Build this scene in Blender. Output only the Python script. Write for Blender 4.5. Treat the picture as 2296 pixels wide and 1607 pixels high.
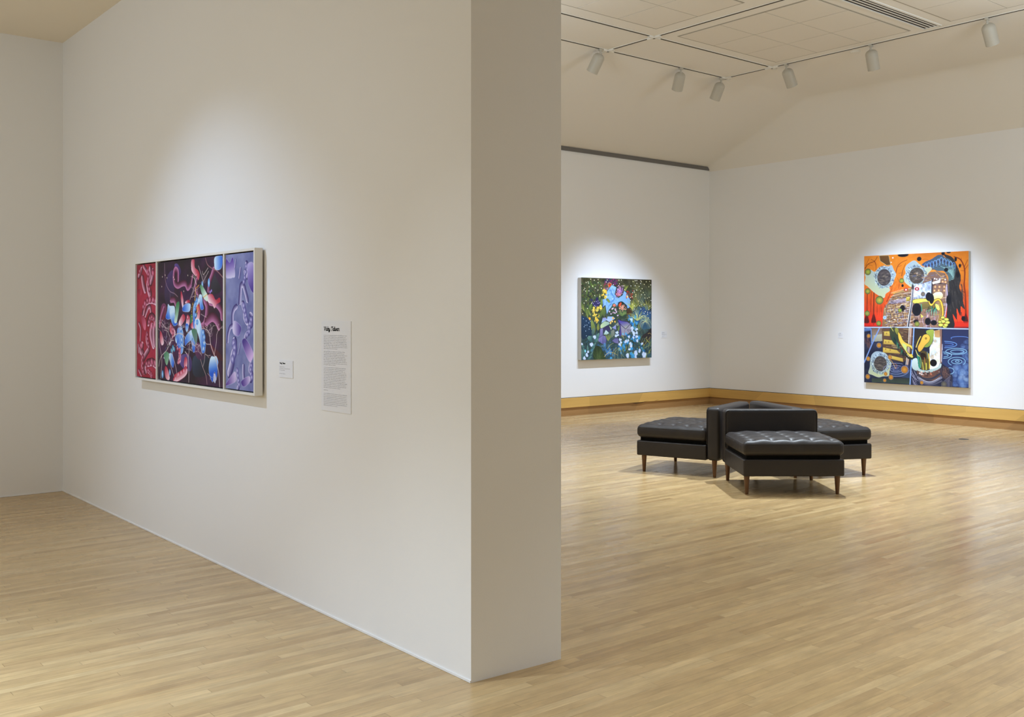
import bpy, bmesh, math, random
import numpy as np
from mathutils import Vector, Matrix

sc = bpy.context.scene
for _o in list(bpy.data.objects):
    bpy.data.objects.remove(_o, do_unlink=True)
COL = sc.collection
PI = math.pi

# ------------------------------------------------------------------ camera, world, exposure
EYE = 1.5
YAW = math.radians(39.29)
cam_d = bpy.data.cameras.new('camera')
cam_d.sensor_width = 36.0
cam_d.lens = 2251.0 / 2296.0 * 36.0
cam_d.shift_y = -(803.5 - 708.5) / 2296.0
cam_d.clip_end = 100
cam = bpy.data.objects.new('camera', cam_d)
COL.objects.link(cam)
cam.location = (0, 0, EYE)
cam.rotation_euler = (PI / 2, 0, -YAW)
sc.camera = cam

w = bpy.data.worlds.new('world')
sc.world = w
w.use_nodes = True
w.node_tree.nodes['Background'].inputs[0].default_value = (0.9, 0.95, 1.0, 1)
w.node_tree.nodes['Background'].inputs[1].default_value = 0.0

sc.view_settings.view_transform = 'Standard'
sc.view_settings.look = 'None'
sc.view_settings.exposure = 0.0
sc.view_settings.gamma = 1.0
sc.view_settings.use_curve_mapping = False
sc.cycles.max_bounces = 10
sc.cycles.diffuse_bounces = 7
sc.cycles.glossy_bounces = 4
sc.cycles.sample_clamp_indirect = 6
sc.cycles.caustics_reflective = False
sc.cycles.caustics_refractive = False
sc.cycles.use_denoising = True

# ------------------------------------------------------------------ lights of the room, with added fill
def spot(name, loc, target, power, cone, blend=1.0, color=(1, 1, 1), size=0.045):
    d = bpy.data.lights.new(name, 'SPOT')
    d.energy = power
    d.spot_size = math.radians(cone)
    d.spot_blend = blend
    d.color = color
    d.shadow_soft_size = size
    o = bpy.data.objects.new(name, d)
    COL.objects.link(o)
    o.location = loc
    v = Vector(target) - Vector(loc)
    o.rotation_euler = v.to_track_quat('-Z', 'Y').to_euler()
    return o

def area(name, loc, size, power, color):
    d = bpy.data.lights.new(name, 'AREA')
    d.shape = 'RECTANGLE'
    d.size, d.size_y = size
    d.energy = power
    d.color = color
    o = bpy.data.objects.new(name, d)
    COL.objects.link(o)
    o.location = loc
    return o

COOL = (0.63, 0.775, 1.0)
WARM = (1.0, 0.95, 0.88)
PLAIN = (0.79, 0.90, 1.0)
ZC = 4.76        # flat ceiling of the big room
ZL = 3.84        # ceiling of the near gallery
XP, XP2 = 2.47, 2.948    # partition faces
XR = 13.493      # right wall
YB = 11.162      # back wall
YG = 9.10        # back wall of the near gallery
YE = 3.283       # partition end
WX, WY = -5.0, -5.0      # behind the camera

def omni(name, loc, power, color, size=0.5):
    d = bpy.data.lights.new(name, 'POINT')
    d.energy = power
    d.color = color
    d.shadow_soft_size = size
    o = bpy.data.objects.new(name, d)
    COL.objects.link(o)
    o.location = loc
    return o

# track spots over the seating and the floor, unseen point lights added as ambient fill
spot('seating_spot', (8.70, 5.75, 4.55), (8.0, 5.7, 0), 1150, 80, 1.0, PLAIN, 0.025)
spot('seating_spot_b', (6.9, 6.4, 4.55), (7.7, 5.9, 0), 480, 62, 1.0, PLAIN, 0.03)
spot('floor_spot', (8.6, 0.6, 4.55), (5.2, 1.6, 0), 230, 90, 1.0, PLAIN, 0.06)
spot('floor_spot_b', (6.0, 0.3, 4.55), (4.4, 1.4, 0), 640, 54, 1.0, PLAIN, 0.06)
omni('general_lamp', (9.5, 3.5, 3.9), 88, PLAIN)
omni('general_lamp_b', (5.2, 7.6, 3.9), 108, PLAIN)
omni('general_lamp_c', (10.5, -1.5, 3.6), 200, (0.64, 0.81, 1.0))
# near gallery
spot('triptych_spot', (0.25, 6.10, 3.62), (2.47, 5.80, 0.18), 205, 80, 1.0, (0.55, 0.72, 1.0), 0.02)
spot('wall_wash_spot', (-0.5, 3.9, 3.62), (2.47, 4.9, 0.3), 22, 80, 1.0, (0.55, 0.72, 1.0), 0.05)  # wide fill added to lift the right half of the partition
spot('gallery_spot', (-1.33, 4.83, 3.66), (-0.3, 3.5, 0), 1300, 80, 1.0, (0.66, 0.82, 1.0), 0.04)
spot('gallery_spot_b', (-1.33, 4.83, 3.66), (3.75, 2.2, 0), 100, 30, 1.0, (0.74, 0.88, 1.0), 0.03)
omni('gallery_lamp', (-3.0, 3.0, 2.7), 44, (0.62, 0.79, 1.0))  # unseen fill point for the near gallery, no fixture
omni('gallery_lamp_b', (-1.6, 6.6, 2.2), 88, PLAIN)  # second unseen fill, added to brighten the gallery's back wall

# ------------------------------------------------------------------ material helpers
def s2l(c):
    c = c / 255.0
    return c / 12.92 if c <= 0.04045 else ((c + 0.055) / 1.055) ** 2.4
def rgb(r, g, b):
    return (s2l(r), s2l(g), s2l(b), 1.0)

def mat(name, color, rough=0.6, spec=0.5, bump=0.0, bscale=200.0, coat=0.0, var=0.0, vscale=3.0, metal=0.0):
    m = bpy.data.materials.new(name)
    m.use_nodes = True
    nt = m.node_tree
    b = nt.nodes['Principled BSDF']
    b.inputs['Base Color'].default_value = color
    b.inputs['Roughness'].default_value = rough
    b.inputs['Specular IOR Level'].default_value = spec
    b.inputs['Metallic'].default_value = metal
    b.inputs['Coat Weight'].default_value = coat
    tc = nt.nodes.new('ShaderNodeTexCoord')
    n = nt.nodes.new('ShaderNodeTexNoise')
    n.inputs['Scale'].default_value = bscale
    n.inputs['Detail'].default_value = 3
    nt.links.new(tc.outputs['Object'], n.inputs['Vector'])
    if bump > 0:
        bp = nt.nodes.new('ShaderNodeBump')
        bp.inputs['Strength'].default_value = bump
        bp.inputs['Distance'].default_value = 0.002
        nt.links.new(n.outputs['Fac'], bp.inputs['Height'])
        nt.links.new(bp.outputs['Normal'], b.inputs['Normal'])
    if var > 0:
        n2 = nt.nodes.new('ShaderNodeTexNoise')
        n2.inputs['Scale'].default_value = vscale
        n2.inputs['Detail'].default_value = 4
        nt.links.new(tc.outputs['Object'], n2.inputs['Vector'])
        mx = nt.nodes.new('ShaderNodeMix')
        mx.data_type = 'RGBA'
        mx.inputs[6].default_value = [c * (1 - var) for c in color[:3]] + [1]
        mx.inputs[7].default_value = [min(1, c * (1 + var)) for c in color[:3]] + [1]
        nt.links.new(n2.outputs['Fac'], mx.inputs[0])
        nt.links.new(mx.outputs[2], b.inputs['Base Color'])
    return m

M = {}
M['wall'] = mat('wall_paint', (0.83, 0.825, 0.815, 1), 0.75, 0.25, 0.12, 260, var=0.012, vscale=0.9)
M['ceil'] = mat('ceiling_paint', (0.80, 0.765, 0.70, 1), 0.85, 0.2, 0.1, 200)
M['ceil_left'] = mat('gallery_ceiling_paint', (0.86, 0.775, 0.63, 1), 0.85, 0.2, 0.1, 200)
M['tile'] = mat('ceiling_tile', (0.76, 0.715, 0.64, 1), 0.9, 0.1, 0.2, 500)
M['joint'] = mat('tile_joint', (0.40, 0.37, 0.31, 1), 0.9, 0.1)
M['white'] = mat('white_enamel', (0.78, 0.76, 0.70, 1), 0.45, 0.4)
M['lamp'] = mat('lamp_enamel', (0.50, 0.47, 0.40, 1), 0.45, 0.4)
M['slot'] = mat('track_slot_black', (0.035, 0.026, 0.018, 1), 0.7, 0.2)
M['steel_dark'] = mat('reveal_grey', (0.07, 0.06, 0.055, 1), 0.7, 0.2)  # dark tone stands for the shade in the gap above the skirting
M['steel'] = mat('grey_channel', (0.16, 0.15, 0.14, 1), 0.5, 0.4)  # grey stands for the shade in the wall-top gap
M['lens'] = mat('lens_dark', (0.25, 0.25, 0.25, 1), 0.3, 0.5)
M['leather'] = mat('dark_leather', (0.0245, 0.0205, 0.0205, 1), 0.45, 0.42, 0.3, 90, var=0.2, vscale=7)
M['leather_side'] = mat('dark_leather_side', (0.024, 0.020, 0.0195, 1), 0.47, 0.4, 0.3, 60, var=0.2, vscale=5)
M['piping'] = mat('piping_leather', (0.012, 0.010, 0.010, 1), 0.4, 0.5)
M['deck'] = mat('black_deck', (0.004, 0.004, 0.004, 1), 0.9, 0.1)
M['canvas_edge'] = mat('canvas_edge', (0.55, 0.53, 0.49, 1), 0.8, 0.2, 0.2, 600)
M['frame_white'] = mat('frame_white', (0.80, 0.78, 0.73, 1), 0.45, 0.4)
M['frame_black'] = mat('frame_black', (0.012, 0.012, 0.014, 1), 0.6, 0.2)
M['paper'] = mat('label_paper', (0.80, 0.81, 0.84, 1), 0.6, 0.3)
M['ink'] = mat('ink_black', (0.012, 0.012, 0.015, 1), 0.7, 0.2)
M['ink_grey'] = mat('ink_grey', (0.15, 0.15, 0.165, 1), 0.7, 0.2)
M['brass'] = mat('floor_box_metal', (0.16, 0.14, 0.11, 1), 0.5, 0.4, metal=0.3)

# node helper for hand-built materials
class NT:
    def __init__(s, name):
        s.m = bpy.data.materials.new(name)
        s.m.use_nodes = True
        s.t = s.m.node_tree
        s.b = s.t.nodes['Principled BSDF']
    def n(s, t, **k):
        x = s.t.nodes.new(t)
        for a, v in k.items():
            setattr(x, a, v)
        return x
    def l(s, a, b):
        s.t.links.new(a, b)
    def math(s, op, a, b=None, c=None):
        x = s.n('ShaderNodeMath', operation=op)
        for i, v in enumerate((a, b, c)):
            if v is None:
                continue
            if isinstance(v, (int, float)):
                x.inputs[i].default_value = v
            else:
                s.l(v, x.inputs[i])
        return x.outputs[0]
    def mix(s, f, a, b, blend='MIX'):
        x = s.n('ShaderNodeMix', data_type='RGBA', blend_type=blend)
        for i, v in ((0, f), (6, a), (7, b)):
            if isinstance(v, (int, float, tuple, list)):
                x.inputs[i].default_value = v
            else:
                s.l(v, x.inputs[i])
        return x.outputs[2]

def floor_material():
    q = NT('maple_strip_floor')
    tc = q.n('ShaderNodeTexCoord')
    sp = q.n('ShaderNodeSeparateXYZ')
    q.l(tc.outputs['Object'], sp.inputs[0])
    X, Y = sp.outputs[0], sp.outputs[1]
    W = 0.0470
    row = q.math('FLOOR', q.math('DIVIDE', Y, W))
    wn = q.n('ShaderNodeTexWhiteNoise', noise_dimensions='1D')
    q.l(row, wn.inputs['W'])
    # strip length differs per row; offset differs per row
    ln = q.math('MULTIPLY_ADD', wn.outputs['Value'], 0.9, 0.6)
    wn2 = q.n('ShaderNodeTexWhiteNoise', noise_dimensions='1D')
    q.l(q.math('ADD', row, 371.3), wn2.inputs['W'])
    sx = q.math('DIVIDE', q.math('ADD', X, q.math('MULTIPLY', wn2.outputs['Value'], 9.0)), ln)
    col = q.math('FLOOR', sx)
    cmb = q.n('ShaderNodeCombineXYZ')
    q.l(row, cmb.inputs[0]); q.l(col, cmb.inputs[1])
    idn = q.n('ShaderNodeTexWhiteNoise', noise_dimensions='2D')
    q.l(cmb.outputs[0], idn.inputs['Vector'])
    r1 = idn.outputs['Value']
    sepc = q.n('ShaderNodeSeparateColor')
    q.l(idn.outputs['Color'], sepc.inputs[0])
    r2, r3 = sepc.outputs[1], sepc.outputs[2]
    ramp = q.n('ShaderNodeValToRGB')
    e = ramp.color_ramp.elements
    e[0].position = 0.0; e[0].color = (0.455, 0.325, 0.185, 1)
    e[1].position = 1.0; e[1].color = (0.605, 0.475, 0.30, 1)
    for p, c in ((0.12, (0.50, 0.37, 0.22, 1)), (0.35, (0.53, 0.395, 0.235, 1)), (0.6, (0.545, 0.41, 0.24, 1)), (0.85, (0.58, 0.445, 0.275, 1))):
        k = e.new(p); k.color = c
    q.l(r1, ramp.inputs[0])
    # grain stretched along the strip, shifted per strip
    gv = q.n('ShaderNodeCombineXYZ')
    q.l(q.math('MULTIPLY', X, 1.6), gv.inputs[0])
    q.l(q.math('MULTIPLY', Y, 34.0), gv.inputs[1])
    q.l(q.math('MULTIPLY', r2, 57.0), gv.inputs[2])
    g = q.n('ShaderNodeTexNoise')
    g.inputs['Scale'].default_value = 1.6; g.inputs['Detail'].default_value = 5; g.inputs['Roughness'].default_value = 0.6
    q.l(gv.outputs[0], g.inputs['Vector'])
    gr = q.n('ShaderNodeMapRange')
    gr.inputs[1].default_value = 0.3; gr.inputs[2].default_value = 0.7
    gr.inputs[3].default_value = 0.88; gr.inputs[4].default_value = 1.10
    q.l(g.outputs['Fac'], gr.inputs[0])
    c1 = q.mix(1.0, ramp.outputs[0], gr.outputs[0], 'MULTIPLY')
    # flecks and mineral streaks
    f = q.n('ShaderNodeTexNoise')
    f.inputs['Scale'].default_value = 2.2; f.inputs['Detail'].default_value = 3
    fv = q.n('ShaderNodeCombineXYZ')
    q.l(q.math('MULTIPLY', X, 2.2), fv.inputs[0])
    q.l(q.math('MULTIPLY', Y, 16.0), fv.inputs[1])
    q.l(q.math('MULTIPLY', r3, 31.0), fv.inputs[2])
    q.l(fv.outputs[0], f.inputs['Vector'])
    fr = q.n('ShaderNodeMapRange')
    fr.inputs[1].default_value = 0.70; fr.inputs[2].default_value = 0.80
    fr.inputs[3].default_value = 0.0; fr.inputs[4].default_value = 0.55
    q.l(f.outputs['Fac'], fr.inputs[0])
    c2 = q.mix(fr.outputs[0], c1, (0.27, 0.165, 0.085, 1))
    # joints
    fy = q.math('FRACT', q.math('DIVIDE', Y, W))
    dy = q.math('MULTIPLY', q.math('MINIMUM', fy, q.math('SUBTRACT', 1.0, fy)), W)
    fx = q.math('FRACT', sx)
    dx = q.math('MULTIPLY', q.math('MINIMUM', fx, q.math('SUBTRACT', 1.0, fx)), ln)
    jy = q.math('LESS_THAN', dy, 0.0007)
    jx = q.math('LESS_THAN', dx, 0.0011)
    # joint darkness differs per row
    jr = q.math('MULTIPLY_ADD', wn2.outputs['Value'], 0.45, 0.12)
    jj = q.math('MAXIMUM', q.math('MULTIPLY', jy, jr), q.math('MULTIPLY', jx, 0.55))
    c3 = q.mix(jj, c2, (0.12, 0.075, 0.035, 1))
    # cloudy figure and small dark flecks in the maple
    mv = q.n('ShaderNodeCombineXYZ')
    q.l(q.math('MULTIPLY', X, 5.0), mv.inputs[0])
    q.l(q.math('MULTIPLY', Y, 13.0), mv.inputs[1])
    q.l(q.math('MULTIPLY', r3, 19.0), mv.inputs[2])
    mn = q.n('ShaderNodeTexNoise')
    mn.inputs['Scale'].default_value = 1.0; mn.inputs['Detail'].default_value = 4; mn.inputs['Roughness'].default_value = 0.62
    q.l(mv.outputs[0], mn.inputs['Vector'])
    mr_ = q.n('ShaderNodeMapRange')
    mr_.inputs[1].default_value = 0.35; mr_.inputs[2].default_value = 0.68
    mr_.inputs[3].default_value = 1.06; mr_.inputs[4].default_value = 0.84
    q.l(mn.outputs['Fac'], mr_.inputs[0])
    c3 = q.mix(1.0, c3, mr_.outputs[0], 'MULTIPLY')
    fk = q.n('ShaderNodeTexVoronoi')
    fk.inputs['Scale'].default_value = 2.6
    fkv = q.n('ShaderNodeCombineXYZ')
    q.l(X, fkv.inputs[0]); q.l(q.math('MULTIPLY', Y, 2.6), fkv.inputs[1])
    q.l(fkv.outputs[0], fk.inputs['Vector'])
    fsep = q.n('ShaderNodeSeparateColor')
    q.l(fk.outputs['Color'], fsep.inputs[0])
    fm = q.math('MULTIPLY', q.math('LESS_THAN', fk.outputs['Distance'], 0.022), q.math('GREATER_THAN', fsep.outputs[0], 0.55))
    c3 = q.mix(q.math('MULTIPLY', fm, 0.7), c3, (0.10, 0.06, 0.03, 1))
    # slow wear
    wv = q.n('ShaderNodeTexNoise')
    wv.inputs['Scale'].default_value = 0.7; wv.inputs['Detail'].default_value = 2
    q.l(tc.outputs['Object'], wv.inputs['Vector'])
    wr = q.n('ShaderNodeMapRange')
    wr.inputs[3].default_value = 0.95; wr.inputs[4].default_value = 1.05
    q.l(wv.outputs['Fac'], wr.inputs[0])
    c4 = q.mix(1.0, c3, wr.outputs[0], 'MULTIPLY')
    c4 = q.mix(1.0, c4, (1.0, 0.92, 0.74, 1), 'MULTIPLY')
    q.l(c4, q.b.inputs['Base Color'])
    rr = q.n('ShaderNodeMapRange')
    rr.inputs[3].default_value = 0.20; rr.inputs[4].default_value = 0.30
    q.l(r2, rr.inputs[0])
    q.l(rr.outputs[0], q.b.inputs['Roughness'])
    q.b.inputs['Specular IOR Level'].default_value = 0.5
    # each strip lies a hair off level
    nv = q.n('ShaderNodeBump')
    nv.inputs['Strength'].default_value = 0.25
    nv.inputs['Distance'].default_value = 0.0012
    q.l(q.math('ADD', q.math('MULTIPLY', g.outputs['Fac'], 0.5), q.math('MULTIPLY', jj, -1.0)), nv.inputs['Height'])
    q.l(nv.outputs[0], q.b.inputs['Normal'])
    return q.m

def board_material(name, a, b, scale=1.0):
    q = NT(name)
    tc = q.n('ShaderNodeTexCoord')
    mp = q.n('ShaderNodeMapping')
    mp.inputs['Scale'].default_value = (0.7 * scale, 0.7 * scale, 14)
    q.l(tc.outputs['Object'], mp.inputs[0])
    n = q.n('ShaderNodeTexNoise')
    n.inputs['Scale'].default_value = 1.6; n.inputs['Detail'].default_value = 5
    q.l(mp.outputs[0], n.inputs['Vector'])
    n2 = q.n('ShaderNodeTexVoronoi')
    n2.inputs['Scale'].default_value = 0.75
    q.l(tc.outputs['Object'], n2.inputs['Vector'])
    sc_ = q.n('ShaderNodeSeparateColor')
    q.l(n2.outputs['Color'], sc_.inputs[0])
    c = q.mix(n.outputs['Fac'], a, b)
    mr = q.n('ShaderNodeMapRange')
    mr.inputs[3].default_value = 0.86; mr.inputs[4].default_value = 1.1
    q.l(sc_.outputs[0], mr.inputs[0])
    c2 = q.mix(1.0, c, mr.outputs[0], 'MULTIPLY')
    # knots
    v = q.n('ShaderNodeTexVoronoi')
    v.inputs['Scale'].default_value = 1.15
    q.l(tc.outputs['Object'], v.inputs['Vector'])
    kn = q.math('LESS_THAN', v.outputs['Distance'], 0.016)
    c3 = q.mix(q.math('MULTIPLY', kn, 0.6), c2, (0.10, 0.05, 0.02, 1))
    q.l(c3, q.b.inputs['Base Color'])
    q.b.inputs['Roughness'].default_value = 0.4
    return q.m

M['floor'] = floor_material()
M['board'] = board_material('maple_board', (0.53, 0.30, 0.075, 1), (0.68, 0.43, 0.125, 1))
M['board_low'] = board_material('maple_board_low', (0.30, 0.155, 0.05, 1), (0.40, 0.225, 0.085, 1))  # same maple, darkened for the shade under the projecting upper board
M['leg'] = board_material('walnut_leg', (0.085, 0.034, 0.010, 1), (0.16, 0.07, 0.024, 1), 6)

# ------------------------------------------------------------------ mesh helpers
def link(name, me, m=None, parent=None, smooth=False):
    o = bpy.data.objects.new(name, me)
    COL.objects.link(o)
    if m is not None:
        me.materials.append(m)
    if parent is not None:
        o.parent = parent
    if smooth:
        me.polygons.foreach_set('use_smooth', [True] * len(me.polygons))
        try:
            me.set_sharp_from_angle(angle=math.radians(40))
        except Exception:
            pass
    return o

def obj(name, bm, m, parent=None, smooth=False):
    bmesh.ops.recalc_face_normals(bm, faces=bm.faces)
    me = bpy.data.meshes.new(name)
    bm.to_mesh(me)
    bm.free()
    return link(name, me, m, parent, smooth)

def add_box(bm, lo, hi, bev=0.0, seg=2):
    r = bmesh.ops.create_cube(bm, size=1.0)
    vs = r['verts']
    for v in vs:
        v.co = Vector([lo[i] + (v.co[i] + 0.5) * (hi[i] - lo[i]) for i in range(3)])
    if bev > 0:
        es = list({e for v in vs for e in v.link_edges})
        bmesh.ops.bevel(bm, geom=es, offset=bev, segments=seg, affect='EDGES', profile=0.5)
    return vs

def box(name, lo, hi, m, parent=None, bev=0.0):
    bm = bmesh.new()
    add_box(bm, lo, hi, bev)
    return obj(name, bm, m, parent, bev > 0)

def struct(o):
    o['kind'] = 'structure'
    return o

def tag(o, label, cat, group=None):
    o['label'] = label
    o['category'] = cat
    if group:
        o['group'] = group
    return o

def thing(name, label, cat, loc=(0, 0, 0), rotz=0.0, group=None):
    o = bpy.data.objects.new(name, None)
    o.empty_display_size = 0.1
    COL.objects.link(o)
    o.location = loc
    o.rotation_euler = (0, 0, rotz)
    return tag(o, label, cat, group)

def lathe(bm, prof, seg=32, mtx=None):
    rings = []
    for r, z in prof:
        if r < 1e-6:
            rings.append([bm.verts.new((0, 0, z))])
        else:
            rings.append([bm.verts.new((r * math.cos(2 * PI * i / seg), r * math.sin(2 * PI * i / seg), z)) for i in range(seg)])
    for a, b in zip(rings, rings[1:]):
        for i in range(seg):
            j = (i + 1) % seg
            if len(a) == 1 and len(b) > 1:
                bm.faces.new((a[0], b[i], b[j]))
            elif len(b) == 1 and len(a) > 1:
                bm.faces.new((a[i], b[0], a[j]))
            elif len(a) > 1:
                bm.faces.new((a[i], b[i], b[j], a[j]))
    if len(rings[0]) > 1 and prof[0][0] > 0 and prof[0] != prof[-1]:
        pass
    if mtx is not None:
        for rg in rings:
            for v in rg:
                v.co = mtx @ v.co
    return rings

def tube(bm, pts, r, seg=8, closed=False):
    pts = [Vector(p) for p in pts]
    n = len(pts)
    rings = []
    for i, p in enumerate(pts):
        if closed:
            t = pts[(i + 1) % n] - pts[i - 1]
        else:
            t = pts[min(i + 1, n - 1)] - pts[max(i - 1, 0)]
        t.normalize()
        up = Vector((0, 0, 1)) if abs(t.z) < 0.9 else Vector((1, 0, 0))
        a = t.cross(up).normalized()
        b = t.cross(a).normalized()
        rings.append([bm.verts.new(p + (a * math.cos(2 * PI * k / seg) + b * math.sin(2 * PI * k / seg)) * r) for k in range(seg)])
    m = n if closed else n - 1
    for i in range(m):
        A, B = rings[i], rings[(i + 1) % n]
        for k in range(seg):
            l = (k + 1) % seg
            bm.faces.new((A[k], A[l], B[l], B[k]))
    if not closed:
        bm.faces.new(rings[0]); bm.faces.new(rings[-1])

def rbox(bm, c, h, r, mid, disp=None, rs=4):
    """rounded box, centre c, half sizes h, corner radius r, mid = subdivisions of the flat part per axis"""
    ax = []
    for i in range(3):
        inner = h[i] - r
        a = [-inner - r * math.tan(PI / 4 * (rs - k) / rs) for k in range(rs)]
        mdl = [-inner + 2 * inner * k / mid[i] for k in range(mid[i] + 1)]
        ax.append(a + mdl + [-x for x in reversed(a)])
    cache = {}
    def V(p):
        k = tuple(round(x, 6) for x in p)
        if k not in cache:
            q = Vector(p)
            inn = Vector([max(-(h[i] - r), min(h[i] - r, p[i])) for i in range(3)])
            d = q - inn
            if d.length > 1e-9:
                q = inn + d.normalized() * r
            if disp:
                q = disp(q)
            cache[k] = bm.verts.new(q + Vector(c))
        return cache[k]
    for a in range(3):
        b, d = (a + 1) % 3, (a + 2) % 3
        for s in (-1, 1):
            for i in range(len(ax[b]) - 1):
                for j in range(len(ax[d]) - 1):
                    q = []
                    for (u, v) in ((i, j), (i + 1, j), (i + 1, j + 1), (i, j + 1)):
                        p = [0, 0, 0]
                        p[a] = s * h[a]; p[b] = ax[b][u]; p[d] = ax[d][v]
                        q.append(V(p))
                    if s < 0:
                        q.reverse()
                    if len(set(q)) == 4:
                        bm.faces.new(q)

# ------------------------------------------------------------------ the setting
struct(box('floor', (WX - 0.2, WY - 0.2, -0.12), (XR + 0.2, YB + 0.2, 0), M['floor']))
struct(box('wall_back', (XP2, YB, 0), (XR + 0.2, YB + 0.2, ZC + 0.1), M['wall']))
struct(box('wall_right', (XR, WY, 0), (XR + 0.2, YB, ZC + 0.1), M['wall']))
struct(box('wall_gallery', (WX, YG, 0), (XP, YG + 0.2, ZL + 0.1), M['wall']))
struct(box('wall_left', (WX - 0.2, WY, 0), (WX, YG + 0.2, ZL + 0.1), M['wall']))
struct(box('wall_front', (WX - 0.2, WY - 0.2, 0), (XR + 0.2, WY, ZC + 0.1), M['wall']))
# partition, its end face a touch out of square
bm = bmesh.new()
pl = [(XP, YE), (XP2, YE - 0.019), (XP2, YB + 0.2), (XP, YB + 0.2)]
lo = [bm.verts.new((x, y, 0.0)) for x, y in pl]
hi = [bm.verts.new((x, y, ZC + 0.1)) for x, y in pl]
bm.faces.new(lo); bm.faces.new(hi)
for i in range(4):
    j = (i + 1) % 4
    bm.faces.new((lo[i], lo[j], hi[j], hi[i]))
struct(obj('wall_partition', bm, M['wall']))
# bulkhead above the opening between the two galleries
struct(box('trim_1', (XP, WY, ZL), (XP2, YE - 0.02, ZC + 0.1), M['wall']))
struct(box('ceiling_gallery', (WX - 0.2, WY, ZL), (XP, YG, ZL + 0.1), M['ceil_left']))

# ceiling of the big room: flat field, a shallow slope to the back wall and a steep cove to the right wall
Y_CR, X_CR = 8.80, 12.98
def hgt(x, y):
    a = 4.045 + (YB - y) * (ZC - 4.045) / (YB - Y_CR)
    b = 3.968 + (XR - x) * (ZC - 3.968) / (XR - X_CR)
    def smin(p, q, k):
        t = max(k - abs(p - q), 0) / k
        return min(p, q) - t * t * k * 0.25
    k2 = 0.03 + 0.22 * max(0, min(1, (min(a, b) - 4.1) / 0.5))
    return smin(smin(a, ZC, 0.03), b, k2)
xs = list(np.linspace(XP2, 12.0, 6)) + list(np.linspace(12.05, XR, 40))
ys = list(np.linspace(WY, 8.0, 6)) + list(np.linspace(8.06, YB, 70))
bm = bmesh.new()
G = [[bm.verts.new((x, y, hgt(x, y))) for y in ys] for x in xs]
for i in range(len(xs) - 1):
    for j in range(len(ys) - 1):
        bm.faces.new((G[i][j], G[i][j + 1], G[i + 1][j + 1], G[i + 1][j]))
T_ = [[bm.verts.new((x, y, ZC + 0.12)) for y in (WY, YB)] for x in (XP2, XR)]
bm.faces.new((T_[0][0], T_[1][0], T_[1][1], T_[0][1]))
me = bpy.data.meshes.new('ceiling')
bm.to_mesh(me); bm.free()
co = link('ceiling', me, M['ceil'])
me.polygons.foreach_set('use_smooth', [True] * len(me.polygons))
struct(co)

# strip coloured dark for the shade of a gap atop the back wall
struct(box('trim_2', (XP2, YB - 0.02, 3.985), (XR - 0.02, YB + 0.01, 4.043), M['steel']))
# skirting: an upper board standing proud of a lower one, with a strip on top coloured for gap shade
def skirt(name, axis, lo, hi):
    t = thing(name, '', '')
    del t['label']; del t['category']
    def b(nm, z0, z1, off, m):
        if axis == 'y':
            box(nm, (lo, YB - off, z0), (hi, YB, z1), m, t)
        else:
            box(nm, (XR - off, lo, z0), (XR, hi, z1), m, t)
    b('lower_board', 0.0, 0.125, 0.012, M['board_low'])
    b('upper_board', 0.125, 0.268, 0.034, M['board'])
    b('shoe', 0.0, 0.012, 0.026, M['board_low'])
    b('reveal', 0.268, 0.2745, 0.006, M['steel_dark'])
    t['kind'] = 'structure'
    return t
skirt('baseboard_back', 'y', XP2, XR)
skirt('baseboard_right', 'x', WY, YB)
# two dark open splits where the boards meet
bm = bmesh.new()
for pts in ([(11.545, 0.118), (11.64, 0.110), (11.78, 0.112), (11.95, 0.140), (11.78, 0.118), (11.66, 0.118)], [(12.09, 0.126), (12.21, 0.146), (12.12, 0.134)]):
    f = [bm.verts.new((x, -0.0355, z)) for x, z in pts]
    g_ = [bm.verts.new((x, -0.030, z)) for x, z in pts]
    bm.faces.new(f); bm.faces.new(g_)
    for i in range(len(f)):
        j = (i + 1) % len(f)
        bm.faces.new((f[i], f[j], g_[j], g_[i]))
_sp = obj('split', bm, M['slot'], bpy.data.objects['baseboard_back'])
_sp.location = (0, YB, 0)
# white bead at the foot of the partition
struct(box('trim_3', (XP - 0.005, YE, 0.001), (XP, YG, 0.010), M['wall']))
struct(box('trim_4', (WX, YG - 0.005, 0.001), (XP - 0.005, YG, 0.009), M['wall']))

# acoustic tile fields let into the ceiling
def tile_field(name, x0, y0, nx, ny, sx=-0.61, sy=-0.605):
    bm = bmesh.new()
    x1, y1 = x0 + nx * sx, y0 + ny * sy
    X0, X1 = min(x0, x1), max(x0, x1)
    Y0, Y1 = min(y0, y1), max(y0, y1)
    add_box(bm, (X0 - 0.014, Y0 - 0.014, ZC - 0.0045), (X1 + 0.014, Y1 + 0.014, ZC + 0.01))
    o = obj(name, bm, M['joint'])
    bm = bmesh.new()
    for i in range(nx):
        for j in range(ny):
            add_box(bm, (X0 + i * abs(sx) + 0.005, Y0 + j * abs(sy) + 0.005, ZC - 0.007), (X0 + (i + 1) * abs(sx) - 0.005, Y0 + (j + 1) * abs(sy) - 0.005, ZC + 0.008))
    obj('tile_panel', bm, M['tile'], o)
    return struct(o)
tile_field('trim_5', 8.467, 7.772, 8, 2, -0.61, -0.606)
tile_field('trim_6', 10.77, 7.817, 3, 3, -0.62, -0.604)
tile_field('trim_7', 10.765, 5.510, 3, 3, -0.645, -0.61)

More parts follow.
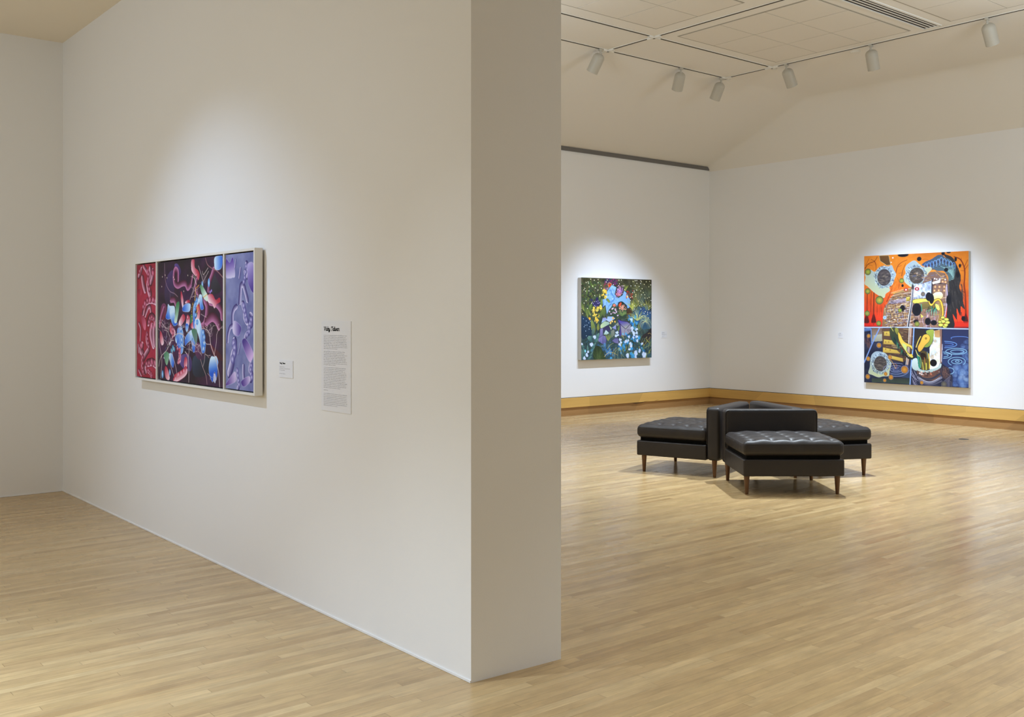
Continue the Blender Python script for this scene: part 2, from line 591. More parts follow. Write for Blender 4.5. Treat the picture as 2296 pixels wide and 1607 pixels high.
# ------------------------------------------------------------------ ceiling things
def slot_vent():
    x1, x0, y0, y1 = 10.825, 8.75, 5.668, 5.852
    t = thing('slot_vent', 'long white linear air vent with four black slots in the ceiling', 'vent', (x1, (y0 + y1) / 2, ZC))
    def L(a, b): return (a[0] - x1, a[1] - (y0 + y1) / 2, a[2] - ZC), (b[0] - x1, b[1] - (y0 + y1) / 2, b[2] - ZC)
    bm = bmesh.new()
    add_box(bm, *L((x0, y0, ZC - 0.003), (x1, y1, ZC)))
    obj('backing', bm, M['slot'], t)
    bm = bmesh.new()
    wd = y1 - y0
    add_box(bm, *L((x0, y0 - 0.018, ZC - 0.012), (x1 + 0.018, y0 + 0.008, ZC)))
    add_box(bm, *L((x0, y1 - 0.008, ZC - 0.012), (x1 + 0.018, y1 + 0.018, ZC)))
    add_box(bm, *L((x1 - 0.006, y0, ZC - 0.012), (x1 + 0.018, y1, ZC)))
    obj('frame', bm, M['white'], t)
    for k in range(1, 4):
        yy = y0 + wd * k / 4
        bm = bmesh.new()
        add_box(bm, *L((x0, yy - 0.0085, ZC - 0.006), (x1, yy + 0.0085, ZC - 0.002)))
        obj('slat', bm, M['white'], t)
slot_vent()

bm = bmesh.new()
lathe(bm, [(0.0, -0.028), (0.04, -0.028), (0.058, -0.018), (0.062, 0.0), (0.0, 0.0)], 28)
o = obj('smoke_detector', bm, M['white'], None, True)
o.location = (11.103, 6.891, ZC)
tag(o, 'small round white detector on the ceiling beyond the light track', 'smoke detector')

def light_track():
    t = thing('light_track', 'white recessed lighting track grid with thin black slots in the ceiling', 'light track', (10.95, 8.776, ZC))
    ox, oy = 10.95, 8.776
    runs = [('x', 8.776, XP2, 10.95), ('x', 8.013, XP2, 10.95), ('y', 10.95, WY, 8.776), ('y', 8.70, WY, 8.776)]
    for a, c, l, h in runs:
        bm = bmesh.new()
        if a == 'x':
            add_box(bm, (l - ox, c - 0.02 - oy, -0.0085), (h - ox, c + 0.02 - oy, 0.0))
        else:
            add_box(bm, (c - 0.02 - ox, l - oy, -0.0085), (c + 0.02 - ox, h - oy, 0.0))
        r = obj('rail', bm, M['white'], t)
        bm = bmesh.new()
        if a == 'x':
            add_box(bm, (l - ox, c - 0.010 - oy, -0.0105), (h - ox, c + 0.010 - oy, -0.008))
        else:
            add_box(bm, (c - 0.010 - ox, l - oy, -0.0105), (c + 0.010 - ox, h - oy, -0.008))
        obj('slot', bm, M['slot'], r)
    for x, y in ((10.95, 8.776), (10.95, 8.013), (8.70, 8.776), (8.70, 8.013)):
        bm = bmesh.new()
        add_box(bm, (x - 0.09 - ox, y - 0.022 - oy, -0.024), (x + 0.09 - ox, y + 0.022 - oy, -0.001), 0.008)
        add_box(bm, (x - 0.022 - ox, y - 0.10 - oy, -0.024), (x + 0.022 - ox, y + 0.10 - oy, -0.001), 0.008)
        obj('connector', bm, M['white'], t, True)
light_track()

def spotlight(x, y, h, target, label, power, cone, group='white track spotlights', color=COOL):
    z0 = ZC - (0.0246 if 10.84 < x < 10.9 else 0.0110)
    t = thing('track_spotlight', label, 'spotlight', (x, y, z0), 0, group)
    bm = bmesh.new()
    add_box(bm, (-0.03, -0.018, -0.022), (0.03, 0.018, 0.0), 0.004)
    obj('adapter', bm, M['lamp'], t, True)
    bm = bmesh.new()
    lathe(bm, [(0, 0), (0.012, 0), (0.012, -0.03), (0.018, -0.034), (0.018, -0.05), (0, -0.052)], 16, Matrix.Translation((0, 0, -0.02)))
    obj('stem', bm, M['lamp'], t, True)
    d = Vector((h[0], h[1], -1)).normalized()
    q = (-d).to_track_quat('Z', 'Y').to_matrix().to_4x4()
    base = Vector((0, 0, -0.055)) - d * 0.0
    mt = Matrix.Translation(base) @ q
    bm = bmesh.new()
    R, Ln = 0.072, 0.245
    prof = [(0.0, 0.0)] + [(R * math.sin(a), -R * 0.8 * (1 - math.cos(a))) for a in [PI / 2 * k / 8 for k in range(1, 9)]]
    prof += [(R, -0.12), (R * 1.0, -Ln), (R * 0.90, -Ln), (R * 0.88, -Ln + 0.05), (0.0, -Ln + 0.05)]
    lathe(bm, prof, 32, mt)
    obj('housing', bm, M['lamp'], t, True)
    bm = bmesh.new()
    lathe(bm, [(0, -Ln + 0.045), (R * 0.85, -Ln + 0.045), (R * 0.85, -Ln + 0.049), (0, -Ln + 0.049)], 24, mt)
    obj('lens', bm, M['lens'], t)
    if power:
        p = Vector((x, y, z0)) + base + d * (Ln + 0.02)
        s = spot('lamp_beam', p, target, power, cone, 1.0, color, 0.035)
    return t

SP = dict(
    A=('leftmost white track spotlight, hanging beside the partition wall', 8.574, 8.776, (-0.12, 0.62), (8.5, YB, 0.4)),
    B=('white track spotlight second from the left, above the flower painting', 10.04, 8.776, (0.30, 0.60), (11.25, YB, 0.12)),
    C=('white track spotlight at the far corner of the ceiling track', 10.86, 8.776, (0.05, 0.58), (11.25, YB, 0.12)),
    D=('white track spotlight just right of the track corner joint', 10.95, 7.79, (0.62, 0.0), (XR, 7.42, 0.26)),
    E=('white track spotlight hanging beside the small round ceiling detector', 10.95, 6.592, (0.42, 0.06), (XR, 7.42, 0.26)),
    F=('rightmost white track spotlight, right of the slotted ceiling vent', 10.95, 5.195, (0.62, 0.0), (XR, 5.0, 0.4)),
)
PW = dict(A=560, B=470, C=510, D=720, E=720, F=560)
for k, (lb, x, y, h, tg) in SP.items():
    spotlight(x, y, h, tg, lb, PW[k], 52, color=COOL)

# ------------------------------------------------------------------ seating
def seat_module(label, cx, cy, face, seed):
    W, D = 0.85, 0.84
    t = thing('lounge_seat', label, 'lounge seat', (cx, cy, 0), math.radians(face), 'dark leather lounge seats set back to back')
    rng = random.Random(seed)
    # base
    bm = bmesh.new()
    rbox(bm, ((0.13) / 2, 0, 0.229), ((D - 0.13) / 2, W / 2, 0.071), 0.014, (4, 4, 1))
    obj('base', bm, M['leather_side'], t, True)
    bm = bmesh.new()
    add_box(bm, (-D / 2 + 0.12, -W / 2 + 0.03, 0.29), (D / 2 - 0.03, W / 2 - 0.03, 0.335))
    obj('deck', bm, M['deck'], t)
    # tufted cushion
    cxl = 0.13 / 2 + 0.002
    hx, hy, hz = (D - 0.13) / 2 - 0.004, W / 2 - 0.004, 0.062
    bx = [-hx + (i + 0.62) * 2 * hx / 5.2 for i in range(5)]
    by = [-hy + (i + 0.62) * 2 * hy / 5.2 for i in range(5)]
    bx = [-0.8 * hx + i * 0.4 * hx for i in range(5)]
    by = [-0.8 * hy + i * 0.4 * hy for i in range(5)]
    px, py = bx[1] - bx[0], by[1] - by[0]
    def disp(q):
        if q.z > 0.02:
            k = min(1, (q.z - 0.02) / 0.03)
            ex = max(0, 1 - (abs(q.x) / hx) ** 6); ey = max(0, 1 - (abs(q.y) / hy) ** 6)
            crown = 0.026 * ex * ey
            dd = min(math.hypot(q.x - a, q.y - b) for a in bx for b in by)
            dim = 0.018 * math.exp(-(dd / 0.030) ** 2) + 0.011 * math.exp(-(dd / 0.062) ** 2)
            fx = abs(math.sin(PI * (q.x - bx[0]) / px)); fy = abs(math.sin(PI * (q.y - by[0]) / py))
            inside = 1 if (abs(q.x) < 0.86 * hx and abs(q.y) < 0.86 * hy) else 0.35
            fold = 0.0022 * ((1 - fx) ** 3 + (1 - fy) ** 3) * inside
            q.z += k * (crown - dim * (0.3 + 0.7 * ex * ey) - fold + 0.0015 * math.sin(23 * q.x + seed) * math.sin(19 * q.y))
        # soft bulging sides with a few pulls
        b = max(0, 1 - (q.z / hz) ** 2)
        s = 0.007 * b
        if abs(q.x) > hx - 0.02:
            q.x += math.copysign(s + 0.0022 * b * math.sin(47 * q.y + seed + 9 * q.z) * max(0, math.sin(9 * q.y + seed)), q.x)
        if abs(q.y) > hy - 0.02:
            q.y += math.copysign(s + 0.0022 * b * math.sin(51 * q.x + seed - 9 * q.z) * max(0, math.sin(8 * q.x + seed)), q.y)
        return q
    bm = bmesh.new()
    rbox(bm, (cxl, 0, 0.390), (hx, hy, hz), 0.038, (54, 64, 4), disp)
    cu = obj('cushion', bm, M['leather'], t, True)
    # piping round the upper seam and the buttons
    def rect(x0, x1, y0, y1, r, z, n=6):
        P = []
        for (qx, qy, a0) in ((x1 - r, y1 - r, 0), (x0 + r, y1 - r, 90), (x0 + r, y0 + r, 180), (x1 - r, y0 + r, 270)):
            for k in range(n + 1):
                a = math.radians(a0 + 90 * k / n)
                P.append((qx + r * math.cos(a), qy + r * math.sin(a), z))
        return P
    bm = bmesh.new()
    tube(bm, rect(cxl - hx - 0.002, cxl + hx + 0.002, -hy - 0.002, hy + 0.002, 0.042, 0.428), 0.0032, 6, True)
    obj('piping', bm, M['piping'], cu, True)
    for a in bx:
        for b in by:
            ex = max(0, 1 - (abs(a) / hx) ** 6) * max(0, 1 - (abs(b) / hy) ** 6)
            bm = bmesh.new()
            z = 0.390 + hz + 0.026 * ex - 0.035 * (0.3 + 0.7 * ex) - 0.006
            lathe(bm, [(0, z + 0.006), (0.006, z + 0.005), (0.010, z + 0.001), (0.010, z - 0.004), (0, z - 0.004)], 12, Matrix.Translation((cxl + a, b, 0)))
            obj('button', bm, M['leather'], cu, True)
    # back panel runs from the underside of the base to the top
    def bd(q):
        return q
    bm = bmesh.new()
    rbox(bm, (-D / 2 + 0.065, 0, (0.158 + 0.652) / 2), (0.065, W / 2, (0.652 - 0.158) / 2), 0.034, (1, 6, 4))
    bk = obj('backrest', bm, M['leather_side'], t, True)
    bm = bmesh.new()
    xf = -D / 2 + 0.13 - 0.004
    P = []
    r = 0.045
    for (qy, qz, a0) in ((W / 2 - r, 0.652 - r, 0), (-W / 2 + r, 0.652 - r, 90)):
        for k in range(8):
            a = math.radians(a0 + 90 * k / 7)
            P.append((xf, qy + (r - 0.008) * math.cos(a), qz + (r - 0.008) * math.sin(a)))
    P = [(xf, W / 2 - 0.008, 0.31)] + P + [(xf, -W / 2 + 0.008, 0.31)]
    tube(bm, P, 0.004, 6)
    obj('piping', bm, M['piping'], bk, True)
    for sx in (D / 2 - 0.062, -D / 2 + 0.064):
        for sy in (-1, 1):
            bm = bmesh.new()
            lathe(bm, [(0, 0.0), (0.0135, 0.0), (0.0145, 0.004), (0.0245, 0.160), (0, 0.160)], 20, Matrix.Translation((sx, sy * 0.383, 0)))
            obj('leg', bm, M['leg'], t, True)
    return t

seat_module('nearest dark leather lounge seat, its tufted cushion facing the camera', 7.408, 5.333, 231.3, 1)
seat_module('left dark leather lounge seat, its tufted cushion pointing to the left', 7.620, 6.492, 108.5, 2)
seat_module('right dark leather lounge seat, mostly hidden behind the nearest one', 8.412, 5.732, -25.5, 3)

bm = bmesh.new()
lathe(bm, [(0, 0.004), (0.048, 0.004), (0.055, 0.003), (0.060, 0.0), (0, 0.0)], 32)
o = obj('floor_box', bm, M['brass'], None, True)
o.location = (12.008, 5.982, 0)
tag(o, 'small round dark metal cover set in the wood floor below the orange painting', 'floor outlet cover')

# ------------------------------------------------------------------ painted canvases
def homography(src):
    """maps sketch coordinates of the four corners (tl,tr,br,bl) to the unit square, v down"""
    dst = [(0, 0), (1, 0), (1, 1), (0, 1)]
    A, b = [], []
    for (x, y), (u, v) in zip(src, dst):
        A.append([x, y, 1, 0, 0, 0, -u * x, -u * y]); b.append(u)
        A.append([0, 0, 0, x, y, 1, -v * x, -v * y]); b.append(v)
    h = np.linalg.solve(np.array(A, float), np.array(b, float))
    return np.append(h, 1).reshape(3, 3)

def vnoise(h, w_, fy, fx, seed, octv=3):
    rs = np.random.RandomState(seed)
    out = np.zeros((h, w_)); amp = 1.0; tot = 0
    for o_ in range(octv):
        ny, nx = max(2, int(fy * 2 ** o_) + 2), max(2, int(fx * 2 ** o_) + 2)
        g = rs.rand(ny, nx)
        yy = np.linspace(0, ny - 1.001, h); xx = np.linspace(0, nx - 1.001, w_)
        y0 = yy.astype(int); x0 = xx.astype(int)
        fy_ = (yy - y0)[:, None]; fx_ = (xx - x0)[None, :]
        fy_ = fy_ * fy_ * (3 - 2 * fy_); fx_ = fx_ * fx_ * (3 - 2 * fx_)
        a = g[y0][:, x0]; b = g[y0][:, x0 + 1]; c = g[y0 + 1][:, x0]; d = g[y0 + 1][:, x0 + 1]
        out += amp * (a * (1 - fx_) * (1 - fy_) + b * fx_ * (1 - fy_) + c * (1 - fx_) * fy_ + d * fx_ * fy_)
        tot += amp; amp *= 0.5
    return out / tot

class Paint:
    def __init__(s, src, wm, hm, res):
        """src = sketch corners, wm,hm = real size, res = grid points per metre"""
        s.wm, s.hm = wm, hm
        s.W, s.H = int(wm * res), int(hm * res)
        s.Hm = homography(src)
        s.A = np.zeros((s.H, s.W, 3))
        s.res = res
        # sketch units per metre (mean)
        sw = (math.dist(src[0], src[1]) + math.dist(src[3], src[2])) / 2
        sh = (math.dist(src[0], src[3]) + math.dist(src[1], src[2])) / 2
        s.k = (wm / sw * hm / sh) ** 0.5 * res    # sketch unit -> grid
        s.k0 = s.k; s.o = (0, 0, 1)
        s.yy, s.xx = np.mgrid[0:s.H, 0:s.W].astype(float)
    def at(s, ox, oy, sc_):
        s.o = (ox, oy, sc_); s.k = s.k0 * sc_
    def T(s, pts):
        a, b, c = s.o
        p = np.array([[x * c + a, y * c + b, 1] for x, y in pts], float) @ s.Hm.T
        return np.stack([p[:, 0] / p[:, 2] * (s.W - 1), p[:, 1] / p[:, 2] * (s.H - 1)], 1)
    def smooth(s, p, closed, n=6):
        P = np.asarray(p); m = len(P)
        if m < 3:
            return P
        out = []
        rng = range(m) if closed else range(m - 1)
        for i in rng:
            if closed:
                a, b, c, d = P[i - 1], P[i], P[(i + 1) % m], P[(i + 2) % m]
            else:
                a, b, c, d = P[max(i - 1, 0)], P[i], P[i + 1], P[min(i + 2, m - 1)]
            for t in np.arange(n) / n:
                out.append(0.5 * ((2 * b) + (-a + c) * t + (2 * a - 5 * b + 4 * c - d) * t * t + (-a + 3 * b - 3 * c + d) * t ** 3))
        if not closed:
            out.append(P[-1])
        return np.array(out)
    def bb(s, P, pad):
        x0 = max(0, int(P[:, 0].min() - pad)); x1 = min(s.W, int(P[:, 0].max() + pad) + 2)
        y0 = max(0, int(P[:, 1].min() - pad)); y1 = min(s.H, int(P[:, 1].max() + pad) + 2)
        return x0, x1, y0, y1
    def put(s, sl, a, col):
        a = a[..., None]
        s.A[sl] = s.A[sl] * (1 - a) + np.asarray(col, float) * a
    def inside(s, P, sl):
        X, Y = s.xx[sl], s.yy[sl]
        c = np.zeros(X.shape, bool)
        n = len(P)
        for i in range(n):
            x1, y1 = P[i]; x2, y2 = P[(i + 1) % n]
            if y1 == y2:
                continue
            t = ((y1 > Y) != (y2 > Y)) & (X < (x2 - x1) * (Y - y1) / (y2 - y1) + x1)
            c ^= t
        return c
    def dist(s, P, sl, closed=False):
        X, Y = s.xx[sl], s.yy[sl]
        D = np.full(X.shape, 1e9); SG = np.zeros(X.shape); TT = np.zeros(X.shape)
        n = len(P); m = n if closed else n - 1
        for i in range(m):
            a = P[i]; b = P[(i + 1) % n]; d = b - a; L = d @ d
            if L < 1e-9:
                continue
            t = np.clip(((X - a[0]) * d[0] + (Y - a[1]) * d[1]) / L, 0, 1)
            qx, qy = X - a[0] - t * d[0], Y - a[1] - t * d[1]
            q = np.hypot(qx, qy)
            k = q < D
            D = np.where(k, q, D)
            SG = np.where(k, np.sign(d[0] * qy - d[1] * qx), SG)
            TT = np.where(k, (i + t) / m, TT)
        return D, SG, TT
    # ---- marks
    def poly(s, pts, c1, c2=None, ax=None, sm=False, a=1.0, edge=None, ew=2):
        """filled shape; c1->c2 gradient along ax=((x,y),(x,y)) in sketch coordinates"""
        P = s.T(pts)
        if sm:
            P = s.smooth(P, True)
        x0, x1, y0, y1 = s.bb(P, 1)
        if x0 >= x1 or y0 >= y1:
            return
        sl = (slice(y0, y1), slice(x0, x1))
        m = s.inside(P, sl).astype(float) * a
        if c2 is None:
            col = np.asarray(c1, float)
        else:
            if ax is None:
                q0, q1 = np.array([0, P[:, 1].min()]), np.array([0, P[:, 1].max()])
            else:
                q0, q1 = s.T(ax)
            d = q1 - q0; L = max(d @ d, 1e-6)
            t = np.clip(((s.xx[sl] - q0[0]) * d[0] + (s.yy[sl] - q0[1]) * d[1]) / L, 0, 1)[..., None]
            col = np.asarray(c1, float) * (1 - t) + np.asarray(c2, float) * t
        s.put(sl, m, col)
        if edge is not None:
            Pc = np.vstack([P, P[:1]])
            s.line_grid(Pc, ew * s.k, edge)
    def line_grid(s, P, w_, col, a=1.0, taper=None, c2=None, shade=None):
        x0, x1, y0, y1 = s.bb(P, w_ + 2)
        if x0 >= x1 or y0 >= y1:
            return
        sl = (slice(y0, y1), slice(x0, x1))
        D, SG, TT = s.dist(P, sl)
        hw = np.full(D.shape, w_ / 2.0)
        if taper is not None:
            hw = w_ / 2.0 * (taper[0] * (1 - TT) + taper[1] * TT)
        al = np.clip(hw - D + 0.5, 0, 1) * np.minimum(1, hw * 2 + 0.25) * a
        if c2 is None:
            c = np.asarray(col, float)
        else:
            if shade == 'side':
                t = np.clip((SG * D / np.maximum(hw, 0.5) + 1) / 2, 0, 1)[..., None]
            elif shade == 'core':
                t = np.clip(D / np.maximum(hw, 0.5), 0, 1)[..., None] ** 1.5
            else:
                t = TT[..., None]
            c = np.asarray(col, float) * (1 - t) + np.asarray(c2, float) * t
        s.put(sl, al, c)
    def line(s, pts, w_, col, a=1.0, taper=None, c2=None, shade=None, sm=True):
        P = s.T(pts)
        if sm and len(P) > 2:
            P = s.smooth(P, False, 4)
        s.line_grid(P, w_ * s.k, col, a, taper, c2, shade)
    def dot(s, x, y, r, col, a=1.0, ry=None, soft=1.0, c2=None):
        P = s.T([(x, y)])[0]
        rx = r * s.k; ry_ = (ry or r) * s.k
        x0, x1 = max(0, int(P[0] - rx - 2)), min(s.W, int(P[0] + rx + 3))
        y0, y1 = max(0, int(P[1] - ry_ - 2)), min(s.H, int(P[1] + ry_ + 3))
        if x0 >= x1 or y0 >= y1:
            return
        sl = (slice(y0, y1), slice(x0, x1))
        d = np.hypot((s.xx[sl] - P[0]) / rx, (s.yy[sl] - P[1]) / ry_)
        al = np.clip((1 - d) * min(rx, ry_) / soft + 0.5, 0, 1) * a
        c = np.asarray(col, float)
        if c2 is not None:
            t = np.clip(d, 0, 1)[..., None]
            c = c * (1 - t) + np.asarray(c2, float) * t
        s.put(sl, al, c)
    def mesh(s, name, origin, right, up, bulge=0.0):
        """grid lying in its plane, origin = top left corner"""
        W, H = s.W, s.H
        u = np.linspace(0, s.wm, W); v = np.linspace(0, s.hm, H)
        R, U = np.array(right, float), np.array(up, float)
        co = np.array(origin)[None, None, :] + u[None, :, None] * R - v[:, None, None] * U
        me = bpy.data.meshes.new(name)
        nv = W * H; nf = (W - 1) * (H - 1)
        me.vertices.add(nv)
        me.vertices.foreach_set('co', co.reshape(-1).astype(np.float32))
        idx = np.arange(nv).reshape(H, W)
        q = np.stack([idx[:-1, :-1], idx[1:, :-1], idx[1:, 1:], idx[:-1, 1:]], -1).reshape(-1)
        me.loops.add(nf * 4)
        me.loops.foreach_set('vertex_index', q.astype(np.int32))
        me.polygons.add(nf)
        me.polygons.foreach_set('loop_start', np.arange(0, nf * 4, 4, dtype=np.int32))
        me.polygons.foreach_set('loop_total', np.full(nf, 4, dtype=np.int32))
        me.update(calc_edges=True)
        me.validate()
        at = me.color_attributes.new('paint', 'FLOAT_COLOR', 'POINT')
        c = np.clip(s.A, 0, 255) / 255.0
        c = np.where(c <= 0.04045, c / 12.92, ((c + 0.055) / 1.055) ** 2.4)
        c = np.concatenate([c, np.ones((H, W, 1))], -1)
        at.data.foreach_set('color', c.reshape(-1).astype(np.float32))
        return me

def paint_material(name, rough, gain=1.0):
    q = NT(name)
    a = q.n('ShaderNodeAttribute')
    a.attribute_name = 'paint'
    mx = q.mix(1.0, a.outputs['Color'], (gain, gain, gain, 1), 'MULTIPLY')
    q.l(mx, q.b.inputs['Base Color'])
    q.b.inputs['Roughness'].default_value = rough
    q.b.inputs['Specular IOR Level'].default_value = 0.3
    tc = q.n('ShaderNodeTexCoord')
    n = q.n('ShaderNodeTexNoise')
    n.inputs['Scale'].default_value = 260
    q.l(tc.outputs['Object'], n.inputs['Vector'])
    bp = q.n('ShaderNodeBump')
    bp.inputs['Strength'].default_value = 0.15; bp.inputs['Distance'].default_value = 0.001
    q.l(n.outputs['Fac'], bp.inputs['Height'])
    q.l(bp.outputs[0], q.b.inputs['Normal'])
    return q.m
M['paint'] = paint_material('painted_canvas', 0.5, 1.16)

# ------------------------------------------------------------------ the painted pictures
def arc(cx, cy, rx, ry=None, a0=0, a1=360, n=14):
    ry = ry or rx
    return [(cx + rx * math.cos(math.radians(a0 + (a1 - a0) * i / n)), cy + ry * math.sin(math.radians(a0 + (a1 - a0) * i / n))) for i in range(n + (0 if abs(a1 - a0) == 360 else 1))]

def tuft(P, rng, x, y, n, L, a0, a1, cols, w_, droop=0.0, jit=8):
    for i in range(n):
        a = math.radians(a0 + (a1 - a0) * (i + rng.random() * 0.7) / n)
        l = L * rng.uniform(0.65, 1.1)
        bx, by = x + rng.uniform(-jit, jit), y + rng.uniform(-jit, jit)
        mx, my = bx + math.cos(a) * l * 0.55, by - math.sin(a) * l * 0.6
        ex, ey = bx + math.cos(a) * l, by - math.sin(a) * l + droop * l * abs(math.cos(a))
        P.line([(bx, by), (mx, my), (ex, ey)], w_ * rng.uniform(0.7, 1.3), rng.choice(cols), taper=(1, 0.25))

def leaf(P, x0, y0, x1, y1, w_, c1, c2):
    dx, dy = x1 - x0, y1 - y0
    L = math.hypot(dx, dy)
    nx, ny = -dy / L * w_ / 2, dx / L * w_ / 2
    P.poly([(x0, y0), (x0 + dx * .4 + nx, y0 + dy * .4 + ny), (x1, y1), (x0 + dx * .4 - nx, y0 + dy * .4 - ny)], c1, c2, ((x0, y0), (x1, y1)), True)

def paint_flower(w_, h_):
    P = Paint([(210, 140), (1236, 175), (1222, 1305), (193, 1332)], w_, h_, 240)
    rng = random.Random(11)
    n1 = vnoise(P.H, P.W, 10, 9, 3, 4)[..., None]; n2 = vnoise(P.H, P.W, 30, 26, 5, 3)[..., None]
    v = np.linspace(0, 1, P.H)[:, None, None]
    top = np.array([52, 46, 36.]) * (1 - n1) + np.array([74, 78, 44.]) * n1
    bot = np.array([30, 52, 62.]) * (1 - n1) + np.array([60, 92, 96.]) * n1
    P.A[:] = top * (1 - v) + bot * v + (n2 - 0.5) * 46
    G1, G2, G3, G4 = (64, 84, 40), (104, 118, 52), (150, 156, 78), (48, 66, 46)
    # a thicket of thin blades over the whole ground
    for i in range(900):
        x, y = rng.uniform(195, 1236), rng.uniform(150, 1320)
        lowh = y > 780
        a = rng.gauss(1.57, 0.6); L = rng.uniform(24, 100)
        c = rng.choice(((24, 26, 20), (88, 96, 50), (60, 76, 40), (120, 122, 66), (36, 46, 30)) if not lowh else ((22, 34, 40), (70, 116, 130), (52, 88, 92), (110, 128, 76), (34, 70, 110), (40, 60, 50)))
        P.line([(x, y), (x + math.cos(a) * L * .5 + 3, y - math.sin(a) * L * .5), (x + math.cos(a) * L, y - math.sin(a) * L)], rng.uniform(3, 8), c, 0.85, taper=(1, .2))
    # dark leaves left
    for i in range(230):
        x, y = rng.uniform(210, 560), rng.uniform(230, 760)
        a = rng.uniform(-2.4, -0.7); L = rng.uniform(25, 75)
        leaf(P, x, y, x + math.cos(a) * L, y + math.sin(a) * L, rng.uniform(8, 20), rng.choice((G1, G4, (40, 58, 40), (82, 70, 46))), rng.choice((G2, G4, (90, 96, 50), (66, 100, 70))))
    P.at(160.7, 128.6, 0.38)
    for q in ((110, 980, 220, 1300, 110), (270, 1150, 370, 1590, 60), (420, 1300, 500, 1020, 110), (300, 1180, 480, 1480, 90), (880, 1180, 900, 840, 90),
              (330, 700, 340, 480, 60), (480, 240, 590, 420, 70), (430, 640, 530, 670, 60), (960, 1500, 1010, 1130, 110), (840, 1500, 960, 1200, 90), (340, 950, 400, 780, 60),
              (620, 300, 700, 330, 60), (820, 900, 830, 650, 60), (700, 1600, 560, 1320, 60), (830, 1600, 780, 1400, 70), (400, 1500, 330, 1240, 60)):
        leaf(P, *q, rng.choice((G1, (72, 92, 50))), rng.choice((G3, (122, 148, 66), G2)))
    # pink and purple blossoms at the top
    for i in range(150):
        x, y = rng.uniform(1020, 1500), rng.uniform(80, 300)
        P.dot(x, y, rng.uniform(10, 34), rng.choice(((110, 28, 78), (70, 34, 84), (46, 50, 84), (140, 40, 90), (52, 74, 60), (36, 40, 56))), 0.8)
    for i in range(40):
        P.dot(rng.uniform(980, 1200), rng.uniform(240, 520), rng.uniform(12, 28), rng.choice(((150, 40, 50), (120, 50, 84), (170, 80, 92), (60, 70, 40))), 0.85)
    P.poly(arc(1225, 330, 60, 75), (150, 34, 24), (230, 90, 40), sm=True)
    P.line([(1145, 470), (1165, 380), (1150, 270), (1200, 235), (1280, 285), (1300, 310)], 14, (226, 178, 110))
    # blue sheet
    B1, B2, B3 = (146, 186, 226), (96, 148, 204), (60, 110, 168)
    sheet = [(1290, 315), (1475, 400), (1395, 680), (1560, 800), (1850, 640), (1950, 540), (2000, 700), (2110, 660)]
    P.at(0, 0, 1)
    body = [(651, 248), (721, 281), (693, 388), (745, 437), (806, 397), (832, 330), (880, 378), (915, 455), (922, 540), (905, 580), (874, 592), (866, 545), (800, 490), (757, 500), (730, 540), (722, 582),
            (715, 540), (684, 515), (660, 530), (640, 575), (600, 618), (575, 680), (556, 560), (552, 542), (505, 580), (520, 545), (512, 455), (556, 448), (548, 420), (558, 380), (590, 330)]
    P.poly(body, B1, (112, 160, 214), ((600, 260), (860, 600)), edge=(36, 48, 72), ew=5)
    for i in range(190):
        x, y = rng.uniform(560, 760), rng.uniform(290, 560)
        P.dot(x, y, rng.uniform(4, 16), rng.choice((B1, B2, B3, (124, 170, 220), (88, 138, 190))), 0.28)
    P.line([(640, 330), (650, 380), (690, 440), (640, 500)], 22, B3, 0.5)
    P.line([(590, 600), (600, 560), (650, 520)], 12, B3, 0.6)
    P.line([(530, 470), (530, 520), (515, 570)], 12, (70, 110, 180), 0.7)
    P.poly([(566, 450), (592, 444), (622, 480), (625, 500), (606, 508), (580, 480)], (108, 120, 44), (132, 148, 60), edge=(50, 80, 120), ew=3)
    P.poly([(592, 385), (600, 382), (604, 400), (592, 410)], (84, 128, 120), (60, 100, 110))
    P.poly([(545, 335), (570, 322), (580, 370), (566, 385)], (240, 200, 70), (196, 160, 60), sm=True)
    # openings in the sheet
    for pts, c in (([(721, 275), (812, 300), (818, 345), (808, 385), (745, 437), (693, 388)], (28, 44, 42)),
                   ([(745, 500), (782, 484), (815, 496), (866, 545), (876, 620), (860, 740), (760, 730), (724, 640), (728, 550)], (26, 46, 44)),
                   ([(660, 522), (684, 512), (716, 545), (716, 600), (740, 720), (620, 700), (590, 640), (612, 600), (640, 570)], (60, 84, 56))):
        P.poly(pts, c, (44, 62, 48))
    for i in range(120):
        P.dot(rng.gauss(765, 24), rng.gauss(330, 34), rng.uniform(3, 9), rng.choice(((190, 140, 200), (168, 110, 186), (206, 160, 196), (130, 70, 130), (196, 120, 150))), 0.85)
    for i in range(60):
        P.dot(rng.gauss(742, 20), rng.gauss(385, 14), rng.uniform(3, 9), rng.choice(((196, 110, 150), (220, 160, 160), (140, 60, 90))), 0.8)
    for i in range(120):
        P.dot(rng.gauss(800, 24), rng.gauss(580, 22), rng.uniform(3, 9), rng.choice(((220, 150, 130), (200, 120, 100), (230, 180, 150), (140, 90, 70))), 0.85)
    for x, y in ((768, 535), (760, 545), (778, 520)):
        P.dot(x, y, 17, (206, 74, 40), 0.9)
    tuft(P, rng, 800, 690, 60, 90, 20, 160, ((96, 124, 66), (60, 92, 56), (140, 150, 90)), 5)
    P.poly(arc(684, 545, 22, 20), (222, 140, 118), (190, 90, 80), sm=True)
    for x, y in ((668, 588), (612, 632), (700, 600), (660, 650), (632, 668), (700, 612), (732, 690), (650, 595), (690, 655), (712, 640)):
        for k in range(7):
            P.dot(x + rng.uniform(-9, 9), y + rng.uniform(-8, 8), rng.uniform(3, 8), rng.choice(((214, 186, 214), (190, 150, 190), (232, 214, 226), (168, 110, 140))), 0.9)
    # green blades along the right
    tuft(P, rng, 905, 560, 0, 1, 0, 1, (G1,), 1)
